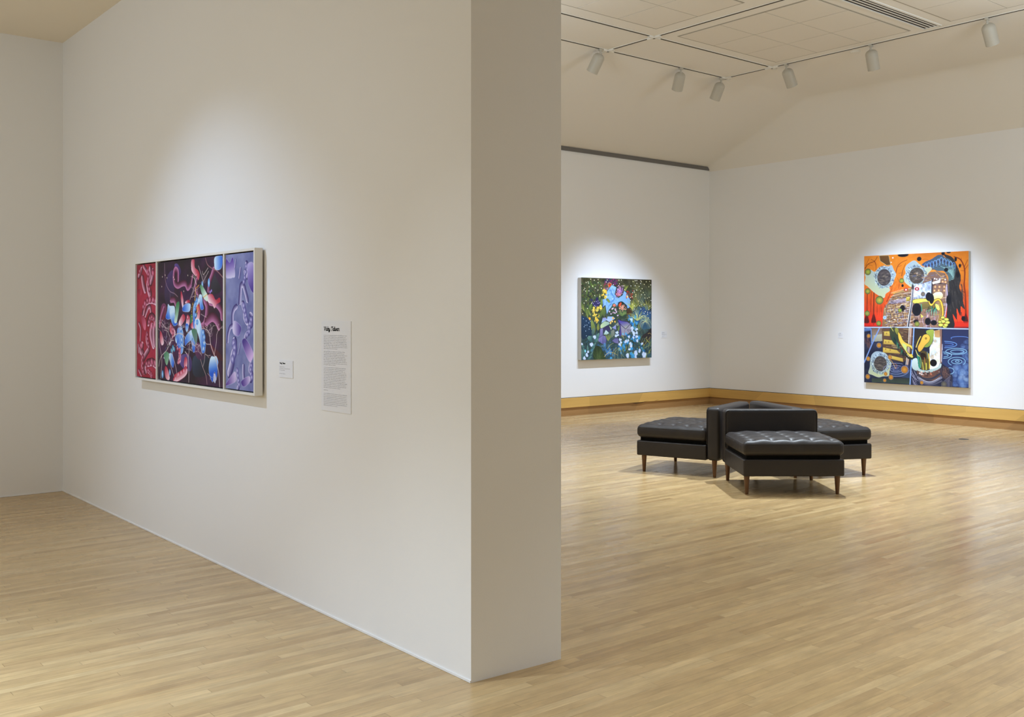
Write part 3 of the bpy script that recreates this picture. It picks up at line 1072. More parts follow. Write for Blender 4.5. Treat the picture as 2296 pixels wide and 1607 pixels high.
    cols = ((118, 116, 64), (92, 98, 62), (146, 142, 84), (74, 84, 62))
    tuft(P, rng, 1022, 330, 26, 130, 15, 165, cols, 5)
    tuft(P, rng, 1035, 520, 40, 190, 40, 140, cols, 6)
    tuft(P, rng, 1090, 560, 26, 210, 60, 125, ((80, 98, 92), (96, 112, 100), (60, 78, 76)), 6)
    tuft(P, rng, 1180, 420, 26, 170, 40, 140, ((78, 92, 76), (100, 110, 80), (54, 66, 58)), 5)
    tuft(P, rng, 1165, 620, 22, 170, 35, 145, ((160, 164, 76), (128, 134, 52), (186, 184, 98)), 8)
    tuft(P, rng, 950, 600, 24, 160, 35, 140, ((168, 170, 76), (130, 142, 58), (190, 190, 100)), 8)
    tuft(P, rng, 845, 330, 10, 90, 45, 90, ((110, 122, 54), (150, 156, 70)), 9)
    for i in range(46):
        P.dot(rng.uniform(860, 960), rng.uniform(330, 440), rng.uniform(4, 12), rng.choice(((150, 40, 34), (54, 78, 66), (44, 56, 52), (170, 60, 44))), 0.85)
    P.poly([(862, 640), (900, 590), (960, 660), (1000, 740), (930, 770), (880, 740)], (70, 50, 34), (52, 40, 30), sm=True)
    for i in range(60):
        P.dot(rng.uniform(945, 1220), rng.uniform(580, 740), rng.uniform(12, 40), rng.choice(((36, 66, 112), (42, 92, 130), (30, 54, 90), (60, 110, 150))), 0.35)
    P.poly([(1060, 600), (1110, 570), (1160, 620), (1225, 630), (1225, 880), (1100, 900), (1000, 800), (980, 740)], (44, 74, 128), (52, 98, 140), a=0.55)
    tuft(P, rng, 1020, 760, 26, 190, 20, 165, ((180, 186, 104), (150, 160, 84), (200, 204, 140)), 6, 0.25)
    tuft(P, rng, 1140, 780, 46, 110, -60, 240, ((150, 178, 160), (110, 150, 150), (196, 206, 170), (170, 172, 110)), 4, 0.9)
    # navy flower cluster and yellow blooms
    P.at(160.7, 128.6, 0.38)
    P.poly([(690, 800), (760, 800), (770, 900), (850, 980), (800, 1080), (680, 1150), (560, 1080), (550, 980), (640, 960)], (34, 32, 74), (50, 46, 92), sm=True)
    P.poly([(460, 860), (540, 850), (560, 930), (480, 920)], (44, 44, 84), sm=True)
    for x, y in ((545, 970), (570, 1020), (690, 945), (755, 925), (825, 985), (740, 1010), (785, 1010), (625, 1095), (660, 1130), (620, 945)):
        P.dot(x, y, 12, (214, 206, 236))
    for i in range(190):
        t = rng.random()
        x, y = rng.choice(((580, 1200), (740, 1200), (850, 1150), (860, 1210), (690, 1300), (570, 1290), (620, 1450), (750, 1480), (690, 1590), (980, 560), (945, 690), (1035, 785), (1000, 540)))
        P.dot(x + rng.gauss(0, 30), y + rng.gauss(0, 34), rng.uniform(10, 24), rng.choice(((232, 196, 66), (244, 214, 90), (206, 164, 50), (190, 150, 60), (248, 222, 110))), 0.9)
    P.dot(420, 1580, 36, (232, 186, 60), c2=(200, 140, 40))
    P.at(160.7, 707, 0.476)
    P.dot(340, 60, 38, (236, 192, 72), c2=(206, 150, 50))
    for i in range(40):
        P.dot(rng.gauss(550, 30), rng.gauss(90, 40), rng.uniform(8, 20), rng.choice(((232, 190, 60), (200, 160, 50), (244, 210, 100))), 0.9)
    # blue night pool left
    P.poly([(80, 20), (180, 0), (330, 90), (390, 300), (400, 560), (250, 640), (90, 640)], (30, 56, 84), (26, 46, 66), sm=True)
    for x, y in ((235, 125), (360, 135), (315, 185), (200, 255), (255, 250), (170, 300), (345, 300), (320, 375), (215, 430), (400, 385), (235, 575), (150, 60)):
        P.dot(x, y, 11, (178, 204, 228))
    leaf(P, 480, 500, 400, 90, 130, (84, 100, 52), (132, 146, 76)); leaf(P, 590, 420, 600, 190, 80, (130, 130, 60), (110, 124, 60))
    leaf(P, 420, 560, 470, 330, 90, (60, 84, 84), (96, 124, 110))
    # grey-green leaves lower left
    for q in ((430, 640, 280, 590, 90), (420, 760, 260, 620, 80), (520, 700, 620, 490, 110), (470, 760, 600, 660, 100), (360, 760, 330, 580, 80), (200, 1290, 130, 880, 60), (280, 1100, 260, 860, 60),
              (300, 1080, 520, 900, 60), (330, 1200, 420, 1060, 60), (250, 1300, 390, 1190, 60), (150, 960, 90, 820, 60), (110, 1300, 90, 960, 50), (380, 1000, 520, 780, 60)):
        leaf(P, *q, (44, 84, 86), (104, 142, 128))
    # fish-like purple figure
    V1, V2, V3 = (132, 128, 176), (92, 90, 140), (166, 168, 160)
    P.poly([(740, 40), (830, 20), (880, 100), (800, 130), (700, 190)], V1, (150, 190, 220))
    P.poly([(890, 0), (1060, 0), (1120, 60), (940, 160), (860, 110)], (140, 172, 220), (176, 190, 220))
    P.poly([(690, 220), (800, 130), (920, 160), (960, 220), (740, 340), (670, 360), (660, 280)], (184, 202, 150), (140, 168, 160), ((680, 300), (960, 160)), edge=(30, 30, 60), ew=5)
    P.poly([(740, 340), (900, 260), (960, 330), (980, 420), (880, 480), (780, 460)], (46, 42, 70), (60, 60, 96))
    P.poly([(660, 370), (745, 345), (740, 560), (600, 660), (640, 540)], V1, V2, edge=(34, 32, 60), ew=5)
    P.poly([(740, 560), (820, 590), (850, 700), (820, 830), (720, 830), (590, 740), (600, 660)], V1, V2, ((600, 600), (700, 830)), edge=(30, 28, 50), ew=6)
    P.line([(745, 560), (735, 800)], 10, (52, 50, 96)); P.line([(690, 690), (700, 810)], 5, (150, 140, 190))
    P.poly([(760, 540), (830, 400), (930, 500), (860, 545)], (196, 214, 206), (160, 190, 190), edge=(80, 120, 160), ew=3)
    P.poly([(925, 260), (1020, 340), (990, 420)], (186, 208, 140), (160, 186, 150), edge=(30, 34, 50), ew=6)
    P.poly([(1020, 340), (1140, 250), (1150, 400), (1060, 360)], (150, 160, 204), (120, 124, 180))
    P.poly([(990, 440), (1090, 380), (1100, 560), (1000, 640)], (126, 132, 120), (100, 112, 100))
    P.poly([(1130, 240), (1225, 170), (1250, 240), (1190, 290)], (150, 156, 130), (120, 126, 116))
    P.poly([(1010, 730), (1110, 650), (1210, 660), (1225, 830), (1100, 800)], V2, (112, 110, 150), edge=(36, 30, 60), ew=8)
    P.poly([(1190, 80), (1320, 130), (1500, 160), (1590, 225), (1610, 350), (1590, 480), (1420, 590), (1310, 560), (1290, 300)], (150, 146, 166), (140, 136, 150), edge=(36, 30, 60), ew=5)
    P.poly([(1190, 80), (1320, 130), (1500, 160), (1590, 225), (1440, 380), (1330, 290), (1240, 180)], (76, 68, 150), (168, 172, 150), ((1400, 130), (1430, 380)), edge=(38, 32, 66), ew=14)
    P.poly([(1190, 80), (1290, 250), (1310, 560), (1250, 620), (1240, 300)], (52, 44, 96), (74, 64, 130))
    P.line([(1500, 400), (1590, 420)], 9, (40, 34, 60)); P.line([(1480, 400), (1560, 490)], 8, (50, 40, 60)); P.line([(1410, 400), (1415, 580)], 8, (90, 50, 90))
    for x, y in ((990, 190), (1030, 150), (1125, 145), (1060, 45)):
        for k in range(6):
            P.dot(x + rng.uniform(-18, 18), y + rng.uniform(-22, 22), rng.uniform(10, 22), rng.choice(((236, 180, 66), (224, 160, 50), (246, 206, 120))), 0.9)
    # blades in front
    tuft(P, rng, 900, 720, 26, 240, 45, 125, ((130, 140, 76), (160, 164, 96), (100, 116, 66)), 12)
    leaf(P, 1210, 440, 1250, 250, 60, (110, 134, 70), (80, 100, 60))
    # bright blue ground
    for i in range(120):
        x, y = rng.choice(((1500, 560), (1650, 700), (1480, 900), (1600, 1000), (1800, 620), (950, 1230), (1650, 100), (1720, 260), (1400, 800), (1900, 1000), (1300, 1000), (1640, 1180)))
        P.dot(x + rng.gauss(0, 60), y + rng.gauss(0, 70), rng.uniform(14, 50), rng.choice(((34, 130, 206), (62, 164, 226), (24, 96, 170), (90, 186, 232))), 0.6)
    for i in range(60):
        P.dot(rng.gauss(820, 150), rng.gauss(1010, 110), rng.uniform(14, 50), rng.choice(((70, 122, 178), (88, 142, 196), (52, 96, 150))), 0.45)
    P.poly([(1560, 60), (1660, 60), (1650, 190), (1610, 150)], (206, 226, 246), (120, 180, 230))
    for q in ((1680, 200, 1700, 60, 50), (1840, 420, 1850, 210, 60), (1700, 320, 1720, 180, 40)):
        leaf(P, *q, (92, 112, 70), (120, 128, 80))
    P.poly([(2100, 480), (2230, 360), (2230, 640), (2000, 900), (1870, 740), (1960, 580)], (40, 36, 40), (48, 44, 44), sm=True)
    # dark reed mound bottom
    P.poly([(450, 1290), (470, 960), (570, 880), (680, 950), (780, 1160), (800, 1290)], (34, 48, 30), (44, 62, 36), sm=True)
    tuft(P, rng, 600, 1300, 46, 400, 55, 125, ((78, 98, 54), (54, 76, 42), (104, 116, 66)), 6, jit=70)
    Y1, Y2 = (214, 186, 108), (196, 200, 128)
    for q in (([(770, 1220), (880, 1110), (1040, 1095), (1190, 1180)], 12), ([(870, 980), (960, 860), (1070, 800)], 10), ([(900, 1090), (960, 1010), (1020, 970)], 8), ([(1010, 1160), (1060, 1040), (1150, 930)], 9),
              ([(1230, 940), (1190, 1100), (1185, 1290)], 10), ([(1240, 950), (1280, 1100), (1310, 1290)], 8), ([(1090, 1290), (1100, 1100), (1150, 930)], 7), ([(1230, 940), (1120, 1060), (1030, 1200)], 7),
              ([(1980, 810), (2020, 700), (2100, 620)], 10), ([(2000, 890), (2090, 760), (2200, 620)], 9), ([(2030, 960), (2130, 900), (2230, 900)], 8), ([(2140, 970), (2150, 860), (2190, 780)], 8), ([(2090, 620), (2060, 820)], 7), ([(2190, 620), (2150, 900)], 8),
              ([(2110, 1150), (2160, 1060), (2230, 960)], 8), ([(2130, 530), (2180, 510), (2230, 550)], 10), ([(1840, 60), (1900, 20), (1990, 20)], 10), ([(1880, 370), (1920, 220), (2030, 160), (2120, 190), (2200, 330)], 9),
              ([(1250, 960), (1330, 1180), (1420, 1260)], 8), ([(1350, 560), (1380, 680)], 12), ([(1310, 570), (1370, 640)], 12)):
        P.line(q[0], q[1], rng.choice((Y1, Y2)), taper=(1, .5))
    for i in range(46):
        x, y = rng.uniform(1280, 2180), rng.uniform(740, 1280)
        a = rng.uniform(0.9, 2.2); L = rng.uniform(70, 190)
        leaf(P, x, y, x + math.cos(a) * L * rng.choice((1, -1)), y - math.sin(a) * L, rng.uniform(16, 34), rng.choice(((60, 88, 72), (120, 128, 56), (84, 104, 60))), rng.choice(((150, 146, 70), (88, 118, 90), (60, 96, 84))))
    # white flowers
    W1, W2 = (226, 234, 246), (176, 196, 228)
    for x, y, r in ((480, 620, 62), (385, 840, 66), (90, 830, 44), (260, 1150, 70), (170, 1250, 56), (280, 1060, 40), (1170, 480, 56), (1140, 580, 48), (1200, 560, 40), (1270, 700, 52), (1290, 780, 46), (1250, 860, 56),
                    (1640, 360, 60), (1650, 420, 56), (1780, 400, 56), (1780, 500, 50), (1690, 500, 60), (1540, 620, 46), (1530, 720, 42), (1450, 770, 66), (1590, 840, 66), (1600, 900, 50), (1545, 990, 46), (1780, 620, 56), (1670, 650, 46), (1800, 740, 50),
                    (1940, 830, 44), (1840, 1040, 72), (1740, 1150, 76), (1740, 1080, 56), (2000, 1150, 86), (2000, 1210, 66), (1490, 1180, 66), (1480, 1240, 50), (1700, 560, 44), (1740, 1240, 50)):
        for k in range(5):
            a = rng.uniform(0, 6.28); q = r * 0.42
            P.dot(x + math.cos(a) * q, y + math.sin(a) * q, r * 0.5, rng.choice((W1, (206, 218, 240), W1)), 0.92, c2=W2)
    P.poly([(165, 1030), (195, 980), (220, 1040), (195, 1090)], (110, 200, 226), (160, 220, 236))
    # sparks of light
    P.at(160.7, 128.6, 0.38)
    sp = [(490, 100), (625, 138), (770, 115), (1120, 130), (315, 222), (385, 200), (405, 252), (768, 230), (425, 388), (655, 432), (878, 335), (890, 445), (225, 500), (287, 548), (415, 540), (757, 510), (635, 718), (830, 760), (300, 910), (222, 1000),
          (350, 1205), (165, 1395), (1080, 205), (560, 360), (262, 445), (508, 1010), (112, 1200), (125, 290), (1355, 310), (1325, 850)]
    for x, y in sp:
        P.dot(x, y, 16, (250, 244, 206), soft=1.2)
    P.at(675, 128.6, 0.38)
    for x, y in ((215, 135), (310, 135), (232, 275), (430, 500), (410, 350), (675, 355), (757, 185), (840, 155), (905, 258), (1050, 262), (1060, 158), (1080, 200), (1190, 300), (835, 348), (990, 378), (1105, 460), (890, 515), (1265, 200), (1400, 185),
                 (1440, 318), (1365, 390), (795, 552), (742, 612), (808, 608), (1050, 548), (1152, 612), (862, 690), (855, 755), (1078, 690), (1205, 692), (718, 770), (652, 798), (1300, 825), (1372, 792), (1212, 820), (957, 930), (645, 915), (722, 1045),
                 (1062, 1070), (1210, 1062), (992, 1115), (797, 1115), (795, 1240), (742, 1280), (1048, 1240), (1395, 1135), (1220, 1340), (1305, 1365), (1402, 1390), (1170, 1405), (1305, 1435), (857, 1435), (1005, 1470), (1085, 1520), (1205, 1515), (1330, 1580), (1442, 915), (905, 155), (1355, 1260)):
        P.dot(x, y, 16, rng.choice(((252, 248, 206), (250, 240, 180), (244, 246, 236))), soft=1.2)
    P.dot(530, 765, 36, (250, 220, 150), c2=(236, 190, 110))
    P.at(0, 0, 1)
    return P

def paint_orange(w_, h_):
    P = Paint([(340, 147), (1357, 97), (1352, 1437), (340, 1378)], w_, h_, 215)
    rng = random.Random(7)
    n1 = vnoise(P.H, P.W, 9, 6, 8, 4)[..., None]; n2 = vnoise(P.H, P.W, 40, 30, 15, 3)[..., None]
    mid = int(P.H * 0.553)
    v = np.clip(np.arange(P.H) / mid, 0, 1)[:, None, None]
    A = np.where(v < 0.62, 1, 0) * 1.0
    up = np.array([206, 118, 32.]) * (1 - np.clip((v - .35) / .5, 0, 1)) + np.array([204, 52, 30.]) * np.clip((v - .35) / .5, 0, 1)
    P.A[:] = up + (n1 - 0.5) * np.array([50, 44, 16.]) + (n2 - 0.5) * 10
    low = np.array([34, 38, 58.]) + (n1[mid:] - 0.5) * 34 + (n2[mid:] - 0.5) * 22
    P.A[mid:] = low
    P.at(325.7, 86.9, 0.4865)
    R1, R2 = (110, 36, 18), (74, 28, 20)
    for q in (([(50, 370), (110, 280), (235, 225), (290, 140)], 14), ([(235, 225), (265, 300), (265, 420)], 16), ([(170, 190), (235, 225)], 8), ([(60, 310), (130, 170)], 8), ([(110, 290), (200, 320)], 6),
              ([(660, 470), (700, 330), (780, 250), (890, 200)], 14), ([(780, 520), (800, 420), (860, 270)], 12), ([(700, 340), (780, 310)], 6), ([(720, 470), (780, 460)], 6), ([(720, 780), (730, 650), (690, 560)], 8),
              ([(80, 1480), (90, 900), (80, 850)], 24), ([(215, 1500), (225, 900), (220, 840)], 26), ([(160, 1250), (170, 900), (190, 830)], 10), ([(290, 1250), (292, 1060)], 10), ([(365, 1240), (372, 1080)], 9), ([(480, 1040), (560, 850), (590, 720)], 14), ([(40, 500), (45, 350)], 8),
              ([(2060, 1300), (2050, 900), (2030, 700), (2040, 400), (1960, 200), (1830, 140)], 34), ([(2030, 420), (1960, 420)], 8), ([(2030, 350), (2100, 200)], 12), ([(2040, 400), (2110, 300)], 12), ([(2040, 860), (1930, 790)], 12), ([(1990, 290), (1920, 380)], 9), ([(1960, 600), (1980, 850)], 7), ([(2050, 900), (1990, 600)], 8),
              ([(1200, 200), (1260, 185), (1330, 210)], 6), ([(1970, 230), (1970, 160)], 8)):
        P.line(q[0], q[1], rng.choice((R1, R2)), 0.85, taper=(1, .55))
    for x in (80, 220, 2060):
        P.poly([(x - 16, 1300), (x + 16, 1300), (x + 46, 1460), (x - 50, 1460)], (92, 24, 20), (70, 20, 22), sm=True)
    for i in range(60):
        x = rng.uniform(40, 560); y = rng.uniform(900, 1250)
        P.line([(x, y), (x + rng.uniform(-4, 4), y + rng.uniform(60, 220))], rng.uniform(3, 8), (150, 50, 24), 0.6, sm=False)
    P.poly([(0, 1470), (380, 1460), (380, 1560), (0, 1560)], (196, 34, 26), a=0.7)
    P.poly([(1820, 1440), (2180, 1440), (2180, 1570), (1820, 1570)], (200, 40, 28), a=0.7)
    # dark mane
    P.poly([(1620, 90), (1780, 140), (1860, 260), (1950, 480), (1960, 600), (1930, 760), (1990, 900), (2010, 1060), (2040, 1200), (1960, 1140), (1950, 1330), (1880, 1180), (1880, 1400), (1800, 1300), (1830, 1540), (1640, 1550), (1680, 1300), (1700, 640), (1850, 420), (1700, 200)], (46, 44, 44), (38, 36, 38), sm=True)
    for i in range(60):
        x, y = rng.uniform(1740, 1990), rng.uniform(600, 1300)
        P.line([(x, y), (x + rng.uniform(0, 30), y + 90), (x + rng.uniform(10, 70), y + rng.uniform(140, 220))], rng.uniform(6, 16), rng.choice(((36, 34, 36), (54, 50, 50), (70, 64, 62), (30, 28, 30))), taper=(1, .15))
    # blue-green shell
    P.poly([(1180, 300), (1250, 240), (1370, 190), (1430, 150), (1520, 100), (1600, 110), (1640, 150), (1740, 190), (1820, 290), (1850, 400), (1830, 540), (1730, 630), (1700, 520), (1620, 430), (1480, 420), (1340, 340), (1240, 330)], (60, 76, 104), (74, 96, 96), ((1200, 250), (1800, 500)), sm=True)
    for i in range(10):
        x = 1240 + i * 62
        y = 300 - i * 24 if i < 5 else 170 + (i - 5) * 26
        P.line([(x, y + 90), (x - 10, y + 20), (x + 26, y - 20), (x + 54, y + 26), (x + 50, y + 110)], 9, rng.choice(((120, 160, 214), (96, 140, 206), (130, 186, 196))))
        P.dot(x + 24, y + 40, 24, (36, 34, 52), c2=(74, 84, 110))
        P.dot(x + 40, y + 130, 22, (44, 42, 58), c2=(84, 110, 120))
    for i in range(16):
        P.line([(1560 + i * 16, 330 + i * 6), (1660 + i * 11, 360 + i * 14), (1840 - i * 4, 300 + i * 20)], 7, rng.choice(((120, 160, 158), (150, 186, 176), (90, 130, 134))), 0.9)
    # the two pale rings
    def ring(cx, cy, pts, r, ry, hole, fx):
        P.poly(pts, (150, 168, 180), (176, 182, 140), fx, True, edge=(190, 204, 206), ew=4)
        for i in range(330):
            a = rng.uniform(0, 6.28); q = rng.uniform(1.02, 1.36)
            x, y = cx + math.cos(a) * r * q, cy + math.sin(a) * ry * q
            P.line([(x, y), (x + rng.uniform(-26, 26), y + rng.uniform(-22, 22))], rng.uniform(5, 13), rng.choice(((90, 108, 134), (130, 152, 176), (206, 220, 226), (56, 68, 94), (160, 184, 200), (50, 60, 80))), 0.8, sm=False)
        P.dot(cx, cy, r * 1.07, (150, 166, 170), ry=ry * 1.07)
        P.dot(cx, cy, r, hole, ry=ry)
        for i in range(150):
            a = rng.uniform(0, 6.28); q = math.sqrt(rng.random()) * 0.86
            x, y = cx + math.cos(a) * r * q, cy + math.sin(a) * ry * q
            P.line([(x - 24, y + rng.uniform(-8, 8)), (x, y + rng.uniform(-10, 10)), (x + 24, y + rng.uniform(-8, 8))], rng.uniform(4, 8), rng.choice(((40, 36, 38), (104, 94, 90), (76, 68, 66), (128, 116, 100), (56, 50, 52))), 0.85)
    ring(428, 552, [(330, 350), (420, 325), (520, 330), (580, 310), (620, 400), (665, 490), (630, 590), (590, 700), (530, 740), (540, 820), (460, 880), (430, 960), (330, 920), (200, 830), (100, 730), (40, 680), (60, 560), (50, 480), (150, 400), (240, 440)], 146, 166, (62, 56, 60), ((500, 350), (250, 900)))
    ring(1080, 520, [(850, 370), (900, 290), (1030, 215), (1120, 280), (1220, 350), (1360, 350), (1370, 400), (1300, 480), (1240, 600), (1180, 690), (1040, 730), (960, 740), (900, 700), (840, 640), (820, 540), (860, 470)], 155, 158, (70, 62, 56), ((900, 300), (1200, 700)))
    P.poly([(330, 115), (520, 110), (556, 300), (480, 310), (350, 220)], (108, 72, 36), (84, 60, 36), edge=(190, 190, 150), ew=6)
    # metal and wood machine body
    P.poly([(520, 1010), (650, 860), (1000, 740), (1030, 1560), (380, 1560), (420, 1180), (480, 1090)], (140, 106, 76), (120, 84, 60), ((500, 1000), (900, 1500)))
    P.poly([(1240, 560), (1340, 450), (1500, 430), (1640, 470), (1700, 600), (1690, 1000), (1640, 1400), (1560, 1560), (1000, 1560), (1000, 740), (1200, 670)], (112, 86, 76), (140, 106, 84), ((1200, 500), (1400, 1500)))
    for i in range(560):
        if rng.random() < 0.62:
            x, y = rng.uniform(440, 960), rng.uniform(860, 1540)
            if x < 1000 - (y - 740) * 1.3 - 60 and y < 1120:
                continue
        else:
            x, y = rng.uniform(1000, 1640), rng.uniform(460, 1540)
        L = rng.uniform(16, 90)
        P.line([(x, y), (x + L, y - L * 0.16)], rng.uniform(5, 14), rng.choice(((70, 48, 40), (196, 166, 110), (170, 134, 90), (214, 204, 190), (60, 50, 56), (150, 140, 160), (178, 150, 80), (108, 60, 50), (216, 180, 150), (96, 104, 140))), 0.85, sm=False)
    for r_, (y0, y1) in enumerate(((1100, 1160), (1170, 1260), (1290, 1380), (1400, 1450))):
        for i in range(14):
            x = 440 + i * 36 + rng.uniform(-6, 6)
            P.line([(x, y0), (x + 6, y1)], 9, rng.choice(((206, 190, 140), (60, 54, 60), (110, 126, 170), (150, 110, 70))), 0.8, sm=False)
    for i in range(5):
        P.line([(560, 1010 - i * 36), (760, 960 - i * 38), (960, 930 - i * 40)], 8, rng.choice(((90, 66, 50), (200, 176, 140), (70, 52, 44))))
    P.poly([(540, 1020), (930, 960), (940, 1050), (500, 1090)], (170, 156, 170), (132, 120, 136), a=0.8)
    P.poly([(870, 950), (940, 940), (935, 1030), (868, 1040)], (196, 176, 70), (150, 130, 50))
    for i in range(150):
        x, y = rng.uniform(460, 960), rng.uniform(900, 1540)
        if x > 560 + (y - 860) * -0.2:
            P.line([(x, y), (x + rng.uniform(10, 40), y + rng.uniform(-8, 8))], rng.uniform(4, 9), rng.choice(((244, 234, 210), (30, 22, 24), (226, 206, 160), (210, 214, 230), (36, 26, 30))), 0.9, sm=False)
    for i in range(60):
        x, y = rng.uniform(1040, 1620), rng.uniform(1280, 1550)
        P.line([(x, y), (x + rng.uniform(-6, 6), y + rng.uniform(30, 90))], rng.uniform(5, 12), rng.choice(((150, 124, 156), (50, 36, 44), (196, 170, 190), (110, 84, 100))), 0.7, sm=False)
    # steel panel
    P.poly([(1030, 740), (1250, 660), (1370, 620), (1380, 880), (1290, 960), (1010, 990)], (196, 204, 222), (150, 162, 190), ((1050, 900), (1350, 650)))
    for i in range(70):
        x, y = rng.uniform(1040, 1350), rng.uniform(690, 970)
        P.dot(x, y, rng.uniform(8, 36), rng.choice(((236, 240, 248), (126, 136, 166), (170, 180, 206), (240, 244, 250))), 0.45)
    for x, y in ((865, 800), (1085, 785)):
        P.dot(x, y, 46, (150, 30, 36), ry=34); P.dot(x, y, 16, (250, 240, 240))
    P.dot(1205, 890, 44, (120, 110, 92), c2=(90, 80, 74))
    for x, y in ((1215, 690), (1330, 665), (1320, 770), (1180, 775), (1030, 970), (1080, 965), (1135, 965), (1185, 965)):
        P.dot(x, y, 18, (226, 230, 240), c2=(60, 64, 84))
    P.line([(1390, 590), (1380, 900), (1350, 1080)], 30, (44, 42, 50)); P.line([(1375, 600), (1365, 880)], 5, (214, 216, 224))
    P.line([(1000, 720), (980, 1000), (940, 1300), (890, 1600)], 40, (48, 48, 58)); P.line([(985, 800), (960, 1080), (920, 1340), (880, 1600)], 12, (236, 234, 236)); P.line([(1010, 800), (990, 1080), (955, 1340), (930, 1600)], 7, (196, 204, 220))
    P.poly([(1390, 650), (1550, 600), (1545, 660), (1400, 695)], (246, 242, 226), (232, 222, 190))
    P.line([(1390, 705), (1500, 680), (1690, 690)], 12, (46, 36, 40))
    for x, y in ((1450, 745), (1535, 745), (1630, 745), (1435, 820), (1520, 815), (1630, 820), (1600, 640), (1655, 650)):
        P.dot(x, y, 27, (244, 214, 150), c2=(140, 86, 60)); 
    for x, y in ((1540, 590), (1650, 600), (1480, 590), (1440, 580)):
        P.dot(x, y, 13, (244, 240, 246))
    P.poly([(1420, 880), (1560, 850), (1600, 940), (1500, 1000), (1400, 980)], (246, 240, 200), (214, 190, 110), sm=True)
    P.line([(1680, 700), (1690, 1000), (1640, 1350)], 18, (176, 160, 184)); P.line([(1665, 740), (1660, 1040)], 6, (226, 220, 230))
    P.line([(1370, 400), (1450, 440), (1560, 530), (1640, 590)], 8, (196, 150, 76)); P.line([(1500, 450), (1660, 480), (1710, 620), (1720, 840)], 8, (150, 120, 86)); P.line([(1400, 380), (1520, 450), (1600, 560)], 7, (120, 92, 60))
    for i in range(9):
        P.line([(640 - i * 8, 880), (560 + i * 50, 820 + rng.uniform(-30, 10)), (620 + i * 45, 740 + rng.uniform(-80, 40))], 4, (224, 190, 100), 0.7)
    # bird-like yellow and green shapes
    P.poly([(1010, 1010), (1130, 985), (1300, 990), (1330, 1040), (1200, 1050), (1080, 1080), (1000, 1060)], (214, 210, 90), (196, 186, 80), sm=True, edge=(50, 46, 20), ew=4)
    P.poly([(1170, 1090), (1300, 1060), (1460, 1080), (1500, 1200), (1300, 1180), (1180, 1190)], (120, 104, 56), (96, 84, 50), sm=True)
    for i in range(22):
        x, y = rng.uniform(1290, 1480), rng.uniform(1120, 1230)
        P.line([(x, y), (x + rng.uniform(-40, 10), y + rng.uniform(50, 130))], rng.uniform(8, 16), rng.choice(((48, 150, 124), (30, 60, 50), (90, 190, 160), (24, 36, 34))), taper=(1, .3), sm=False)
    P.line([(1170, 1090), (1180, 1230)], 14, (60, 150, 120))
    P.line([(1330, 1040), (1370, 1110), (1440, 1030), (1520, 1000), (1580, 1090), (1600, 1280), (1560, 1420)], 50, (60, 46, 26)); P.line([(1330, 1040), (1370, 1110), (1440, 1030), (1520, 1000), (1580, 1090), (1600, 1280), (1560, 1420)], 34, (236, 186, 62), c2=(214, 170, 60))
    P.line([(1540, 1060), (1550, 1240), (1520, 1440)], 34, (150, 120, 60)); P.poly([(1450, 1090), (1520, 1120), (1530, 1210), (1480, 1190)], (206, 210, 100), sm=True)
    for x, y, r in ((1560, 1510, 60), (1640, 1540, 50), (1600, 1360, 46), (1670, 1400, 56), (1690, 1460, 56), (1600, 1440, 60), (1660, 1510, 50), (1540, 1450, 40)):
        P.dot(x, y, r, (40, 38, 20), ry=r * .62); P.dot(x, y, r * .86, (214, 212, 96), ry=r * .5, c2=(190, 184, 80))
    P.poly([(1160, 1290), (1215, 1340), (1170, 1370)], (222, 200, 90)); P.poly([(1330, 1260), (1330, 1350), (1260, 1370)], (226, 190, 160), (200, 160, 130))
    for x0 in (1290, 1320, 1346):
        P.line([(x0, 1260), (x0 - 20, 1560)], 12, rng.choice(((170, 140, 176), (90, 70, 90), (206, 180, 206))), sm=False)
    # black holes and drifting stones
    for x, y, rx, ry in ((1080, 1200, 94, 124), (1320, 940, 62, 84), (1375, 985, 50, 96), (795, 1170, 52, 58), (1300, 1440, 60, 70), (1420, 1465, 62, 50), (1720, 1010, 50, 100), (1130, 182, 46, 42), (1860, 190, 24, 40), (1945, 320, 22, 36), (2012, 1382, 40, 46), (1610, 72, 34, 34), (810, 100, 110, 40), (1720, 45, 40, 24), (1670, 400, 40, 38), (1065, 1440, 54, 36), (1900, 500, 40, 60), (797, 718, 24, 28)):
        P.dot(x, y, rx, (14, 14, 20), ry=ry, c2=(26, 26, 34))
    for x, y, r in ((105, 440, 62), (100, 830, 56), (335, 1010, 80), (90, 1275, 54), (320, 1475, 50), (780, 620, 46), (1085, 1490, 48), (745, 1215, 40), (680, 1600, 54)):
        P.dot(x, y, r * 1.08, (84, 88, 48)); P.dot(x, y, r * .92, rng.choice(((178, 166, 56), (150, 150, 66), (164, 168, 50))), ry=r * .8, c2=(110, 118, 56))
    P.dot(603, 158, 16, (240, 220, 220)); P.dot(570, 250, 12, (240, 220, 200))
    P.dot(440, 1360, 36, (96, 140, 190), c2=(180, 200, 220))
    # lower half
    P.at(325.7, 825, 0.4634)
    P.poly([(30, 60), (170, 55), (160, 110), (30, 130)], (96, 126, 176), (60, 80, 120))
    P.poly([(190, 60), (420, 50), (420, 330), (200, 340)], (110, 84, 70), (150, 144, 126))
    P.poly([(230, 210), (410, 180), (400, 330), (240, 340)], (166, 168, 150), (140, 136, 116))
    for i in range(16):
        x = rng.uniform(40, 150); y = rng.uniform(200, 400)
        P.line([(x, y), (x + 16, y + 110)], 9, rng.choice(((84, 50, 44), (120, 84, 76), (60, 40, 50))), sm=False)
    P.poly([(400, 70), (1060, 50), (1060, 480), (960, 700), (840, 780), (560, 720), (420, 570)], (92, 68, 52), (70, 52, 44))
